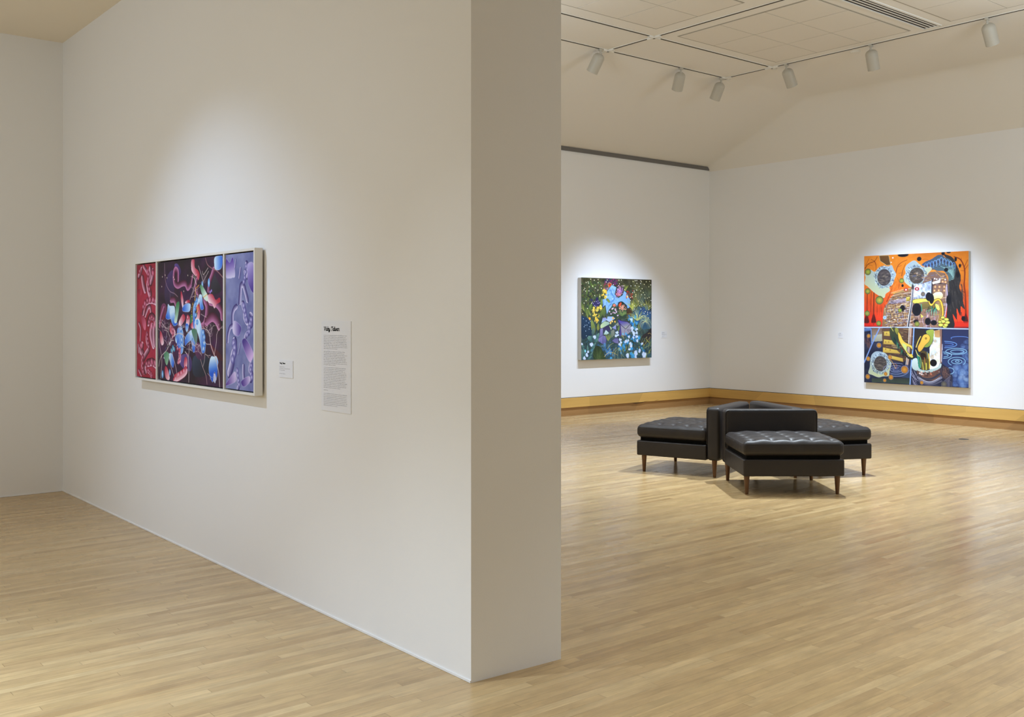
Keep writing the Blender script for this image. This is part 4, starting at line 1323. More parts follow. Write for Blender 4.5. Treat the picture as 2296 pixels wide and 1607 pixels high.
    for i in range(150):
        x, y = rng.uniform(420, 1000), rng.uniform(60, 720)
        L = rng.uniform(30, 160)
        P.line([(x, y), (x + L, y + L * 0.1)], rng.uniform(5, 13), rng.choice(((140, 110, 76), (60, 44, 40), (186, 160, 110), (110, 70, 56), (44, 36, 36))), 0.8, sm=False)
    YL = (206, 178, 78)
    for pts in ([(445, 125), (570, 120), (570, 230), (440, 220)], [(440, 290), (660, 320), (690, 410), (430, 395)], [(425, 460), (720, 520), (800, 600), (420, 570)], [(540, 620), (840, 690), (850, 770), (580, 700)]):
        P.poly(pts, YL, (170, 140, 66), edge=(66, 46, 36), ew=5)
    for x, y in ((480, 350), (545, 350), (480, 500), (575, 520), (500, 170)):
        P.dot(x, y, 16, (150, 110, 60))
    for q in (([(1010, 50), (990, 420), (930, 880)], 30, (190, 160, 140)), ([(975, 50), (960, 420), (900, 860), (960, 910)], 13, (232, 220, 206)), ([(1035, 100), (1010, 440)], 12, (110, 70, 60)), ([(1000, 250), (970, 880)], 8, (84, 64, 60)),
              ([(1075, 50), (1050, 500), (1010, 880), (990, 1240)], 24, (126, 160, 214)), ([(350, 60), (200, 380), (30, 780)], 26, (116, 142, 194)), ([(175, 70), (185, 370)], 20, (110, 136, 186)), ([(30, 40), (1000, 42), (1400, 60), (2230, 80)], 22, (176, 190, 222))):
        P.line(q[0], q[1], q[2], sm=False)
    # diving bird
    P.poly([(570, 60), (740, 60), (760, 250), (700, 400), (640, 360), (580, 230)], (64, 66, 44), (36, 50, 44), sm=True)
    P.poly([(690, 50), (750, 90), (740, 200), (680, 130)], (142, 140, 56), (110, 110, 50), sm=True)
    for i in range(34):
        t = rng.random(); x, y = 620 + t * 260, 200 + t * 400
        P.line([(x, y), (x + rng.uniform(-20, 20), y + rng.uniform(50, 130))], rng.uniform(9, 20), rng.choice(((34, 116, 92), (24, 70, 60), (20, 30, 32), (60, 150, 116))), taper=(1, .3), sm=False)
    P.poly([(740, 140), (790, 190), (840, 300), (900, 360), (1030, 430), (1040, 520), (1000, 470), (930, 450), (940, 560), (1050, 640), (1040, 690), (960, 640), (880, 520), (800, 400), (750, 280)], (220, 178, 64), (206, 190, 90), sm=True, edge=(48, 40, 24), ew=7)
    P.poly([(830, 380), (910, 420), (920, 540), (860, 470)], (190, 200, 120), sm=True); P.line([(575, 10), (640, 120)], 12, (196, 190, 90))
    P.line([(900, 620), (980, 700), (1070, 690)], 36, (26, 34, 30)); P.dot(1020, 620, 20, (236, 180, 50))
    # second, headed figure on the white panel
    P.poly([(1090, 80), (1300, 80), (1330, 240), (1200, 420), (1100, 420)], (40, 36, 36), (52, 46, 42))
    P.poly([(1490, 120), (1610, 90), (1640, 500), (1620, 800), (1560, 900), (1400, 930), (1400, 480), (1480, 330)], (200, 206, 196), (222, 226, 216), ((1600, 200), (1450, 800)))
    P.poly([(1500, 110), (1620, 100), (1620, 260), (1510, 250)], (170, 126, 76), (190, 150, 100))
    for i in range(60):
        P.dot(rng.uniform(1430, 1610), rng.uniform(300, 880), rng.uniform(10, 44), rng.choice(((232, 236, 232), (180, 196, 206), (206, 196, 150), (160, 116, 76), (240, 244, 240))), 0.4)
    P.line([(1640, 90), (1640, 780)], 34, (136, 100, 86), sm=False); P.line([(1620, 400), (1610, 820)], 8, (206, 180, 166), sm=False)
    for y in range(110, 340, 48):
        P.line([(1698, y), (1692, y + 26)], 10, (232, 230, 236), sm=False)
    P.line([(1670, 400), (1650, 760)], 14, (206, 200, 206), sm=False)
    P.poly([(1330, 130), (1430, 90), (1490, 110), (1480, 270), (1430, 400), (1350, 460), (1270, 440), (1380, 300)], (150, 162, 66), (120, 140, 60), sm=True)
    P.poly([(1270, 210), (1360, 190), (1410, 250), (1390, 340), (1310, 420), (1240, 520), (1180, 560), (1150, 470), (1200, 360)], (224, 178, 70), (206, 160, 66), sm=True, edge=(60, 48, 26), ew=6)
    P.dot(1325, 275, 22, (190, 150, 60), c2=(90, 64, 30)); P.line([(1215, 235), (1160, 340), (1120, 460)], 18, (230, 200, 90))
    P.poly([(1110, 520), (1180, 600), (1200, 640), (1180, 900), (1150, 760)], (36, 60, 50), (40, 120, 96), sm=True)
    P.poly([(1230, 540), (1330, 560), (1390, 640), (1410, 880), (1370, 930), (1240, 930), (1190, 760)], (74, 62, 36), (96, 84, 44), sm=True)
    P.poly([(1210, 590), (1310, 600), (1320, 700), (1240, 720)], (30, 22, 20), (50, 36, 26), sm=True)
    for q in (([(1150, 640), (1180, 760), (1190, 900)], 16, (58, 160, 126)), ([(1200, 670), (1220, 760), (1210, 890)], 12, (84, 180, 140)), ([(1380, 600), (1400, 760), (1400, 900)], 20, (226, 190, 70)), ([(1250, 780), (1270, 930)], 14, (196, 186, 90)), ([(1330, 800), (1330, 930)], 22, (190, 190, 76)), ([(1110, 520), (1150, 620), (1190, 650)], 14, (226, 196, 110)), ([(1290, 680), (1310, 820)], 14, (170, 110, 60)), ([(1350, 560), (1370, 700)], 10, (140, 170, 150))):
        P.line(*q)
    # white cloth, collar and jar base
    P.poly([(1040, 730), (1140, 700), (1180, 900), (1320, 950), (1420, 930), (1560, 880), (1640, 800), (1620, 900), (1420, 990), (1200, 980), (1040, 900)], (196, 210, 206), (160, 180, 176), sm=True)
    P.poly([(1130, 940), (1250, 1000), (1420, 1000), (1620, 910), (1640, 1060), (1500, 1160), (1250, 1150), (1140, 1050)], (84, 60, 56), (110, 78, 66))
    for i in range(40):
        P.dot(rng.uniform(1180, 1600), rng.uniform(960, 1080), rng.uniform(6, 20), rng.choice(((180, 110, 84), (60, 40, 44), (226, 190, 176), (120, 60, 50), (236, 226, 226))), 0.8)
    P.line([(1160, 1040), (1280, 1120), (1450, 1120), (1620, 1020)], 40, (52, 52, 66)); P.line([(1160, 1100), (1300, 1190), (1450, 1200), (1640, 1100)], 50, (112, 112, 130)); P.line([(1170, 1160), (1320, 1240), (1480, 1240), (1650, 1170)], 30, (78, 78, 96))
    for i in range(16):
        t = i / 15
        P.line([(1190 + t * 400, 1110 + 76 * math.sin(PI * t)), (1206 + t * 400, 1112 + 76 * math.sin(PI * t))], 8, (226, 226, 232), sm=False)
    for i in range(26):
        x = rng.uniform(1010, 1110); y = rng.uniform(940, 1180)
        P.line([(x, y), (x + 20, y + 60), (x + 60, y + 100)], 6, rng.choice(((130, 126, 150), (60, 60, 80), (170, 166, 190))))
    for i in range(80):
        P.line([(rng.uniform(1640, 1790), rng.uniform(860, 1080)), (rng.uniform(1660, 1840), rng.uniform(900, 1150))], rng.uniform(4, 9), rng.choice(((54, 40, 46), (100, 70, 64), (40, 34, 44), (150, 110, 90))), 0.7, sm=False)
    for i in range(20):
        P.line([(1640 + i * 12, 1290), (1700 + i * 8, 1180), (1840 - i * 2, 1060 + i * 8)], 7, rng.choice(((96, 92, 110), (60, 58, 76), (130, 124, 140))), 0.7)
    P.dot(1700, 1240, 60, (110, 104, 84), c2=(70, 66, 70)); P.dot(1480, 790, 72, (14, 14, 20), ry=72)
    # third ring
    ring(370, 805, [(190, 620), (280, 550), (400, 560), (500, 610), (560, 740), (600, 800), (560, 960), (540, 1060), (420, 1070), (330, 1090), (200, 1040), (120, 1000), (150, 880), (160, 760)], 144, 160, (66, 60, 58), ((300, 600), (400, 1000)))
    # ripples
    P.poly([(590, 840), (980, 830), (980, 1110), (600, 1060)], (44, 48, 84), (50, 74, 104), a=0.7)
    for rx, ry in ((70, 22), (120, 48), (190, 90), (270, 140)):
        P.line(arc(700, 935, rx, ry, 0, 300, 16), 7, (150, 156, 196))
    P.poly([(190, 1110), (980, 1110), (980, 1230), (190, 1190)], (48, 56, 44), (70, 84, 60), a=0.7)
    P.poly([(1680, 90), (2210, 90), (2210, 1300), (1880, 1280), (1880, 1060), (1800, 900), (1660, 800)], (38, 44, 76), (44, 62, 108))
    for i in range(80):
        P.dot(rng.uniform(1920, 2200), rng.uniform(860, 1290), rng.uniform(20, 70), rng.choice(((70, 104, 160), (110, 146, 196), (50, 74, 130), (150, 176, 206))), 0.22)
    for i in range(24):
        P.dot(rng.uniform(2080, 2200), rng.uniform(340, 900), rng.uniform(20, 50), (110, 146, 200), 0.22)
    Cc = (140, 186, 214)
    for cx, cy, rx, ry, a0, a1, c in ((2030, 270, 180, 34, 160, 350, (90, 124, 190)), (1690, 405, 280, 68, -85, 85, (110, 154, 214)), (1690, 405, 210, 34, -80, 80, (84, 120, 190)), (1960, 550, 220, 64, 0, 350, Cc), (1980, 555, 140, 36, 0, 350, Cc), (1680, 630, 180, 66, -88, 88, Cc), (1680, 630, 110, 34, -80, 80, Cc),
                                      (1970, 765, 180, 92, 130, 400, Cc), (1970, 765, 110, 46, 0, 350, Cc), (1980, 760, 40, 20, 0, 340, Cc), (1820, 960, 90, 66, -100, 80, Cc)):
        P.line(arc(cx, cy, rx, ry, a0, a1, 18), 11, c)
    for x, y, r in ((125, 220, 40), (340, 420, 50), (570, 670, 44), (115, 700, 44), (105, 1075, 48), (590, 1090, 48), (875, 930, 72), (460, 1155, 34), (1235, 1205, 36), (480, 1020, 40)):
        P.dot(x, y, r * 1.15, (150, 156, 170), a=0.6); P.dot(x, y, r, (196, 140, 50), c2=(150, 96, 40))
    P.line([(560, 720), (620, 770), (690, 910)], 9, (216, 170, 100)); P.line([(690, 910), (720, 840), (660, 800)], 7, (180, 110, 60))
    P.at(0, 0, 1)
    return P

# shaded worm / petal forms of the triptych
def worm(P, pts, w_, dark, light, a=1.0, taper=None):
    P.line(pts, w_ * 1.1, dark, a, taper)
    P.line(pts, w_, dark, a, taper, light, 'side')
def petal(P, pts, c1, c2, ax, edge=None):
    P.poly(pts, c1, c2, ax, True)
    if edge is not None:
        q = P.smooth(P.T(pts), True)
        P.line_grid(np.vstack([q, q[:1]]), 3.2 * P.k, edge, 0.6)
def scallops(P, rng, pts, r, dark, light):
    q = P.smooth(np.array(pts, float), False, 3)
    for i in range(0, len(q), 2):
        x, y = q[i]
        P.dot(x + r * 0.25, y, r * 1.15, dark, 0.55, soft=3)
        P.dot(x, y, r, light, 0.95, soft=2, c2=dark)
def branch(P, rng, x, y, a, L, w_, col, depth=3):
    ex, ey = x + math.cos(a) * L, y - math.sin(a) * L
    P.line([(x, y), ((x + ex) / 2 + rng.uniform(-3, 3), (y + ey) / 2), (ex, ey)], w_, col, 0.95)
    if depth > 0:
        for s_ in (-1, 1):
            branch(P, rng, ex, ey, a + s_ * rng.uniform(0.3, 0.75), L * rng.uniform(0.5, 0.75), w_ * 0.75, col, depth - 1)

def paint_red(w_, h_):
    P = Paint([(85, 240), (272, 218), (280, 1298), (100, 1282)], w_, h_, 420)
    n = vnoise(P.H, P.W, 9, 3, 21, 3)[..., None]
    P.A[:] = np.array([150, 26, 54.]) + (n - .5) * np.array([60, 44, 50.])
    D, Lt = (64, 6, 26), (240, 184, 208)
    L2 = (196, 92, 124)
    for pts, w1 in (([(150, 250), (175, 290), (190, 320)], 26), ([(215, 290), (220, 350), (195, 410), (200, 470), (215, 520)], 52), ([(240, 300), (236, 360), (222, 410)], 36), ([(130, 280), (120, 320), (105, 350)], 30),
                    ([(140, 370), (150, 430), (165, 480)], 40), ([(150, 700), (165, 620), (200, 590), (240, 585), (270, 600)], 32), ([(170, 720), (195, 650), (215, 640), (225, 690)], 26), ([(200, 790), (215, 740), (240, 730), (262, 760)], 40),
                    ([(115, 800), (130, 850), (128, 950)], 20), ([(235, 830), (228, 900), (250, 990)], 50), ([(262, 810), (255, 880), (262, 980)], 44), ([(190, 900), (190, 960), (210, 1020), (180, 1080), (160, 1120)], 34),
                    ([(145, 1000), (130, 1040), (150, 1070)], 44), ([(110, 1000), (115, 1060)], 18), ([(150, 1110), (150, 1200), (160, 1240)], 36), ([(200, 1160), (240, 1150), (270, 1170)], 44), ([(200, 1230), (225, 1250), (235, 1280)], 24), ([(180, 1240), (170, 1200), (190, 1160)], 30), ([(120, 1230), (140, 1270)], 18)):
        worm(P, pts, w1, D, Lt)
    rng = random.Random(3)
    for pts, r in (([(150, 640), (175, 590), (215, 570), (255, 575)], 17), ([(195, 330), (192, 400), (205, 470)], 17), ([(235, 310), (228, 380)], 16), ([(190, 900), (196, 960), (205, 1010)], 15), ([(150, 1110), (150, 1190), (155, 1240)], 16),
                   ([(185, 1165), (225, 1155), (265, 1165)], 16), ([(205, 780), (222, 735), (250, 750)], 14), ([(130, 1000), (128, 1050)], 17), ([(110, 300), (122, 340)], 14), ([(200, 1225), (225, 1245), (236, 1270)], 12)):
        scallops(P, rng, pts, r, (112, 14, 42), (232, 160, 186))
    petal(P, [(125, 690), (145, 720), (175, 770), (175, 850), (160, 850), (140, 790)], (130, 24, 52), (220, 120, 150), ((130, 700), (180, 850)))
    petal(P, [(100, 480), (130, 470), (135, 520), (115, 530)], (110, 20, 44), (190, 60, 90), ((100, 480), (135, 530)))
    for x, y, r in ((185, 300, 14), (240, 320, 15), (190, 400, 15), (210, 575, 15), (240, 572, 14), (262, 580, 12), (165, 610, 14), (230, 820, 20), (258, 805, 18), (140, 1000, 18), (235, 1140, 14), (262, 1150, 12), (205, 1225, 10)):
        P.dot(x, y, r, (226, 156, 182), 0.8, soft=4, c2=(180, 70, 104))
    return P

def paint_lilac(w_, h_):
    P = Paint([(898, 140), (1160, 122), (1175, 1418), (905, 1388)], w_, h_, 420)
    n = vnoise(P.H, P.W, 10, 4, 31, 3)[..., None]
    P.A[:] = np.array([116, 122, 170.]) + (n - .5) * np.array([56, 56, 40.])
    D, Lt = (40, 32, 100), (220, 216, 244)
    for pts, w1 in (([(1030, 580), (1035, 500), (1040, 430), (1060, 420), (1080, 480), (1100, 560)], 36), ([(965, 770), (965, 690), (980, 640), (1000, 620)], 34), ([(920, 940), (925, 880), (945, 810), (975, 800)], 30),
                    ([(1140, 740), (1140, 790), (1115, 800), (1120, 850), (1095, 880), (1085, 905)], 34), ([(1075, 300), (1080, 350), (1065, 400)], 30), ([(985, 950), (985, 1030), (970, 1080), (960, 1160), (940, 1240)], 66),
                    ([(1060, 600), (1075, 660), (1080, 720), (1100, 760)], 46), ([(1010, 1220), (1015, 1290), (1030, 1350), (1020, 1390)], 34), ([(1070, 1180), (1070, 1240), (1075, 1300)], 34), ([(1090, 230), (1110, 300), (1100, 340)], 40),
                    ([(1140, 700), (1130, 690)], 30), ([(1140, 1160), (1130, 1210), (1150, 1260), (1140, 1300)], 40), ([(990, 190), (985, 250)], 16), ([(1035, 270), (1025, 350)], 20), ([(1040, 960), (1020, 1060)], 12)):
        worm(P, pts, w1, D, Lt)
    rng = random.Random(4)
    for pts, r in (([(1135, 740), (1120, 800), (1118, 850), (1092, 890)], 17), ([(975, 960), (985, 1030), (965, 1110)], 26), ([(1065, 610), (1078, 680), (1090, 740)], 20), ([(1012, 1220), (1020, 1290), (1030, 1350)], 16), ([(1085, 250), (1078, 330), (1064, 390)], 15), ([(1140, 1170), (1135, 1230), (1148, 1280)], 18)):
        scallops(P, rng, pts, r, (92, 88, 156), (204, 200, 234))
    for pts, c1, c2, ax in (([(900, 180), (935, 210), (965, 165), (985, 330), (960, 350), (935, 355), (900, 335)], (84, 58, 150), (200, 196, 226), ((930, 190), (940, 350))),
                            ([(1100, 230), (1155, 240), (1160, 490), (1110, 420), (1100, 330)], (170, 160, 214), (70, 50, 140), ((1100, 250), (1150, 460))),
                            ([(985, 750), (1045, 810), (1025, 890), (975, 870), (965, 800)], (206, 198, 230), (66, 48, 136), ((975, 830), (1045, 820))),
                            ([(1055, 950), (1090, 920), (1160, 1050), (1140, 1130), (1110, 1110)], (64, 46, 130), (206, 176, 224), ((1070, 940), (1135, 1110))),
                            ([(905, 1350), (985, 1230), (1000, 1290), (990, 1330), (910, 1365)], (84, 56, 140), (206, 190, 226), ((910, 1340), (1000, 1270))),
                            ([(1050, 1320), (1120, 1270), (1135, 1310), (1110, 1350), (1070, 1370)], (74, 50, 136), (196, 180, 222), ((1060, 1330), (1130, 1300)))):
        petal(P, pts, c1, c2, ax, (190, 186, 222))
    P.dot(1120, 235, 0.1, D)
    return P

def paint_dark(w_, h_):
    P = Paint([(290, 214), (876, 158), (889, 1370), (293, 1300)], w_, h_, 330)
    rng = random.Random(5)
    n = vnoise(P.H, P.W, 7, 8, 41, 4)[..., None]; n2 = vnoise(P.H, P.W, 6, 6, 43, 2)[..., None]
    P.A[:] = np.array([12, 8, 18.]) + n * np.array([60, 22, 50.]) + (n2 - .4) * np.array([20, 0, 36.])
    Dk, Pk = (60, 8, 34), (206, 136, 184)
    RD, WH = (170, 36, 60), (240, 214, 224)
    BL, BW = (22, 84, 200), (196, 222, 242)
    # dim forms in the depth
    for pts, c1, c2, ax in (([(380, 330), (430, 290), (440, 420), (430, 560), (370, 600), (350, 480)], (64, 44, 96), (40, 26, 52), ((380, 300), (400, 600))),
                            ([(440, 240), (470, 230), (500, 300), (470, 340)], (90, 70, 140), (50, 30, 80), ((440, 240), (490, 330))),
                            ([(780, 300), (820, 380), (860, 480), (760, 500)], (48, 50, 66), (28, 26, 36), ((790, 320), (820, 500))),
                            ([(620, 1080), (760, 1100), (740, 1250), (620, 1260)], (40, 56, 78), (26, 30, 46), ((640, 1080), (680, 1250))),
                            ([(640, 950), (700, 1000), (720, 1100), (660, 1110), (630, 1040)], (100, 44, 90), (60, 34, 66), ((650, 960), (690, 1100))),
                            ([(320, 620), (350, 590), (370, 640), (350, 730), (310, 760)], (110, 50, 90), (110, 30, 40), ((340, 600), (330, 750))),
                            ([(760, 960), (800, 1000), (860, 1060), (880, 1120), (800, 1080)], (96, 26, 44), (60, 20, 34), ((780, 980), (860, 1100))),
                            ([(500, 1080), (560, 1060), (600, 1120), (590, 1220), (530, 1200), (490, 1140)], (96, 74, 140), (60, 44, 96), ((500, 1080), (590, 1200)))):
        petal(P, pts, c1, c2, ax)
    # pink tubes
    for pts, w1 in (([(470, 370), (468, 300), (448, 280), (436, 320), (440, 400), (470, 430), (510, 410), (540, 410), (560, 450), (585, 420)], 34), ([(715, 560), (735, 620), (730, 720), (712, 790), (690, 810)], 46),
                    ([(760, 580), (820, 600), (860, 660), (868, 720)], 40), ([(730, 760), (780, 720), (820, 750), (840, 800)], 50), ([(790, 290), (775, 340), (755, 400), (748, 470)], 36), ([(590, 400), (600, 340)], 24),
                    ([(640, 380), (630, 450), (650, 500)], 30), ([(345, 640), (320, 720), (310, 800)], 30), ([(410, 560), (440, 560), (455, 600)], 34)):
        worm(P, pts, w1, Dk, Pk, 0.92)
    # red-to-white leaves
    for pts, ax in (([(592, 200), (618, 195), (622, 260), (650, 290), (665, 330), (655, 380), (640, 350), (610, 320), (592, 280)], ((640, 260), (600, 340))),
                    ([(740, 520), (780, 510), (810, 560), (845, 540), (850, 580), (820, 600), (800, 640), (780, 600), (742, 580)], ((800, 530), (780, 620))),
                    ([(500, 480), (515, 520), (522, 580), (518, 640), (500, 560)], ((500, 500), (525, 600))), ([(545, 570), (570, 560), (580, 580), (540, 590)], ((560, 560), (550, 600))),
                    ([(635, 620), (665, 600), (672, 680), (660, 760), (628, 750), (650, 690)], ((670, 620), (640, 740))), ([(490, 740), (520, 690), (540, 730), (500, 800), (480, 780)], ((530, 700), (490, 780))),
                    ([(560, 700), (580, 720), (575, 790), (550, 790), (550, 740)], ((570, 700), (560, 790))), ([(405, 770), (420, 800), (450, 850), (440, 900), (400, 850)], ((410, 780), (440, 890))),
                    ([(312, 850), (330, 880), (345, 960), (325, 980), (310, 920)], ((312, 860), (340, 970))), ([(480, 990), (500, 1010), (500, 1130), (470, 1150), (485, 1070)], ((480, 1000), (500, 1140))),
                    ([(540, 1090), (560, 1110), (560, 1170), (545, 1210), (530, 1160)], ((540, 1100), (560, 1190))), ([(360, 1180), (380, 1200), (400, 1280), (390, 1310), (365, 1290), (355, 1230)], ((360, 1190), (400, 1300))),
                    ([(600, 760), (640, 780), (620, 830), (590, 810)], ((600, 760), (620, 820)))):
        petal(P, pts, RD, WH, ax)
    worm(P, [(455, 1290), (490, 1270), (530, 1240), (548, 1215)], 46, RD, WH); worm(P, [(440, 1310), (450, 1290)], 26, RD, WH)
    for x, y in ((480, 1255), (505, 1238), (530, 1220)):
        P.dot(x, y, 13, (240, 206, 220), 0.9, c2=(196, 90, 120))
    # blue-to-white leaves
    for pts, ax in (([(800, 175), (862, 165), (858, 270), (808, 290), (795, 240)], ((870, 220), (800, 230))),
                    ([(383, 600), (400, 615), (440, 620), (445, 680), (430, 720), (385, 740), (362, 720), (375, 660)], ((375, 735), (400, 620))),
                    ([(400, 660), (440, 650), (448, 740), (470, 780), (440, 800), (415, 760)], ((440, 800), (430, 670))),
                    ([(520, 620), (550, 595), (585, 600), (580, 660), (550, 670), (515, 660)], ((515, 650), (585, 610))),
                    ([(610, 640), (625, 580), (650, 550), (668, 530), (660, 590), (630, 640), (625, 720), (645, 800), (620, 830), (610, 760)], ((640, 780), (625, 580))),
                    ([(662, 520), (688, 520), (694, 590), (704, 640), (680, 650), (668, 600)], ((700, 650), (675, 530))),
                    ([(625, 760), (665, 740), (690, 830), (700, 920), (725, 960), (715, 1040), (690, 1040), (670, 930), (650, 860), (630, 850)], ((720, 930), (660, 880))),
                    ([(470, 830), (500, 820), (520, 850), (525, 960), (520, 1040), (500, 1060), (500, 1000), (480, 1010), (465, 960)], ((465, 960), (520, 900))),
                    ([(590, 840), (610, 870), (600, 920), (560, 960), (540, 980), (540, 910)], ((540, 980), (600, 860))),
                    ([(590, 850), (620, 880), (630, 930), (628, 1030), (612, 1040), (600, 970), (590, 920)], ((615, 1040), (600, 860))),
                    ([(765, 1110), (780, 1080), (800, 1085), (820, 1080), (838, 1130), (832, 1180), (830, 1260), (815, 1290), (812, 1230), (800, 1240), (790, 1320), (765, 1260), (755, 1190)], ((800, 1230), (790, 1100))),
                    ([(345, 1100), (370, 1060), (390, 1090), (385, 1130), (360, 1110)], ((380, 1130), (360, 1070))), ([(390, 1070), (420, 1060), (440, 1130), (430, 1190), (405, 1140)], ((440, 1150), (400, 1080))),
                    ([(455, 890), (468, 900), (462, 960), (450, 930)], ((470, 890), (455, 950))), ([(545, 780), (570, 790), (560, 850), (545, 840)], ((550, 790), (560, 850)))):
        petal(P, pts, BL, BW, ax, (216, 232, 246))
    P.poly([(800, 1240), (812, 1240), (825, 1290), (812, 1330), (795, 1310)], (196, 190, 216), (170, 180, 206))
    for x, y, r in ((690, 422, 13), (748, 405, 15), (335, 1255, 15), (402, 1235, 12)):
        P.dot(x, y, r, (200, 230, 246), ry=r * 1.6, c2=(60, 130, 200))
    for x, y in ((430, 1000), (440, 1020), (420, 1030)):
        P.dot(x, y, 14, (120, 196, 214), c2=(30, 110, 150))
    # green blades
    for pts in ([(455, 600), (478, 575), (486, 600), (475, 700), (460, 770), (440, 760), (450, 680)], [(670, 430), (690, 430), (738, 520), (735, 575), (700, 540), (680, 480)]):
        petal(P, pts, (56, 120, 76), (206, 226, 214), ((pts[0]), pts[4]))
    petal(P, [(600, 830), (640, 830), (650, 900), (640, 980), (625, 940), (605, 880)], (70, 120, 96), (110, 130, 130), ((610, 840), (640, 970)))
    petal(P, [(345, 1060), (370, 1040), (395, 1070), (380, 1160), (362, 1150)], (60, 120, 90), (130, 170, 140), ((350, 1050), (380, 1150)))
    petal(P, [(585, 700), (605, 700), (600, 770), (585, 770)], (40, 100, 70), (60, 120, 90), ((590, 700), (600, 770)))
    # golden beads
    for pts in ([(632, 450), (628, 500), (625, 560)], [(608, 590), (596, 660), (604, 750)], [(645, 610), (655, 640), (640, 680), (645, 700)], [(325, 1090), (322, 1150)], [(445, 980), (448, 1060)]):
        q = P.smooth(np.array(pts, float), False, 9)
        for i, (x, y) in enumerate(q[::2]):
            P.dot(x, y, 4.2, (240, 206, 96) if i % 2 else (200, 130, 40))
    P.line([(700, 540), (735, 510)], 4, (226, 160, 50)); P.line([(640, 450), (660, 425)], 5, (226, 150, 50))
    for pts, r, dk, lt in (([(640, 560), (625, 620), (632, 700), (650, 790)], 13, (30, 110, 200), (214, 234, 246)), ([(500, 830), (505, 900), (510, 980)], 17, (60, 120, 210), (222, 236, 246)), ([(405, 800), (430, 850), (425, 900)], 13, (130, 30, 60), (226, 170, 190)),
                           ([(700, 860), (712, 930), (705, 1010)], 16, (60, 130, 214), (226, 238, 246)), ([(470, 1010), (492, 1080), (480, 1140)], 12, (150, 40, 70), (240, 206, 218)), ([(560, 720), (572, 770)], 13, (160, 40, 66), (240, 210, 220))):
        scallops(P, rng, pts, r, dk, lt)
    # pale twigs
    C1, C2 = (200, 186, 186), (150, 110, 116)
    for pts, w1, c in (([(350, 222), (352, 330), (368, 420), (400, 480), (440, 500), (470, 530)], 5, (140, 110, 130)), ([(400, 480), (402, 560)], 4, (120, 90, 110)), ([(716, 180), (735, 240), (775, 275), (820, 300), (872, 360)], 6, (150, 104, 110)),
                       ([(740, 270), (700, 330), (690, 300)], 4, C1), ([(700, 390), (745, 300)], 4, C1), ([(700, 400), (680, 330), (655, 250)], 4, C1), ([(612, 330), (625, 400), (600, 500), (580, 560)], 4, C1),
                       ([(575, 1325), (575, 1230), (568, 1090), (540, 1040)], 6, C1), ([(568, 1100), (580, 1000), (578, 950)], 5, C1), ([(853, 1365), (845, 1240), (820, 1120), (800, 1060), (770, 970), (760, 870)], 7, C1),
                       ([(803, 1060), (820, 950), (822, 880)], 5, C1), ([(770, 970), (735, 968)], 4, C1), ([(740, 1340), (730, 1260), (700, 1180), (680, 1110)], 5, (170, 140, 140)), ([(700, 1180), (715, 1120), (722, 1000)], 4, C1),
                       ([(470, 1270), (455, 1180), (425, 1060), (440, 1000)], 5, C1), ([(440, 1270), (412, 1180), (400, 1080)], 5, C1), ([(300, 1180), (320, 1090), (370, 1030), (410, 950)], 5, C1), ([(318, 1290), (328, 1150), (326, 1080)], 5, C1),
                       ([(326, 1090), (310, 1000), (300, 920)], 4, C1), ([(395, 980), (430, 900), (480, 870), (520, 880)], 5, C1), ([(520, 880), (545, 920)], 4, C1), ([(680, 690), (710, 710), (730, 720)], 3, C1)):
        P.line(pts, w1, c, 0.95)
    for x, y, a, L, w1, d in ((640, 420, 1.9, 50, 3.5, 2), (600, 520, 1.2, 44, 3.5, 2), (480, 860, 1.3, 40, 4, 3), (400, 900, 1.9, 44, 4, 3), (370, 900, 1.5, 60, 4, 3), (340, 860, 1.7, 50, 3, 3), (395, 970, 1.1, 30, 4, 2), (760, 870, 2.2, 40, 4, 3), (822, 880, 1.2, 50, 4, 3),
                              (735, 968, 2.3, 22, 3, 2), (722, 1060, -.6, 26, 3, 2), (540, 1000, 2.6, 26, 3, 2), (770, 870, 1.4, 50, 3, 2), (380, 980, 2.0, 40, 3, 3), (500, 830, .7, 26, 3, 2), (745, 1240, -.9, 34, 2.5, 2), (560, 980, .6, 30, 3, 2)):
        branch(P, rng, x, y, a, L, w1, rng.choice(((222, 206, 196), (200, 180, 180), (236, 226, 214))), d)
    for i in range(26):
        x, y = rng.choice(((350, 820), (420, 840), (390, 880), (500, 790), (330, 950), (560, 880), (600, 560), (650, 480), (760, 840), (830, 820), (720, 1050), (640, 1020), (470, 990)))
        branch(P, rng, x + rng.gauss(0, 26), y + rng.gauss(0, 40), rng.uniform(0.3, 2.8), rng.uniform(16, 36), 2.4, rng.choice(((232, 218, 208), (196, 170, 176), (150, 120, 140))), 2)
    for i in range(40):
        x, y = rng.uniform(310, 640), rng.uniform(740, 1120)
        P.line([(x, y), (x + rng.uniform(-12, 12), y + rng.uniform(16, 46))], rng.uniform(5, 12), rng.choice(((206, 90, 120), (236, 206, 220), (70, 140, 210), (190, 220, 240), (120, 60, 110), (60, 110, 90))), 0.55, taper=(1, .3))
    for cx, cy in ((403, 945), (770, 860), (706, 370), (495, 800)):
        for r in (6, 12, 18):
            P.line(arc(cx, cy, r, r * 2.0, 0, 360, 14), 1.8, (206, 180, 196), 0.8)
    for x, y in ((330, 345), (355, 330), (325, 435), (525, 480), (560, 335), (372, 355), (430, 350), (440, 370)):
        P.dot(x, y, 4, (240, 226, 200))
    for x, y, r in ((760, 490, 9), (772, 478, 8)):
        P.dot(x, y, r, (190, 160, 236), c2=(120, 90, 180))
    return P

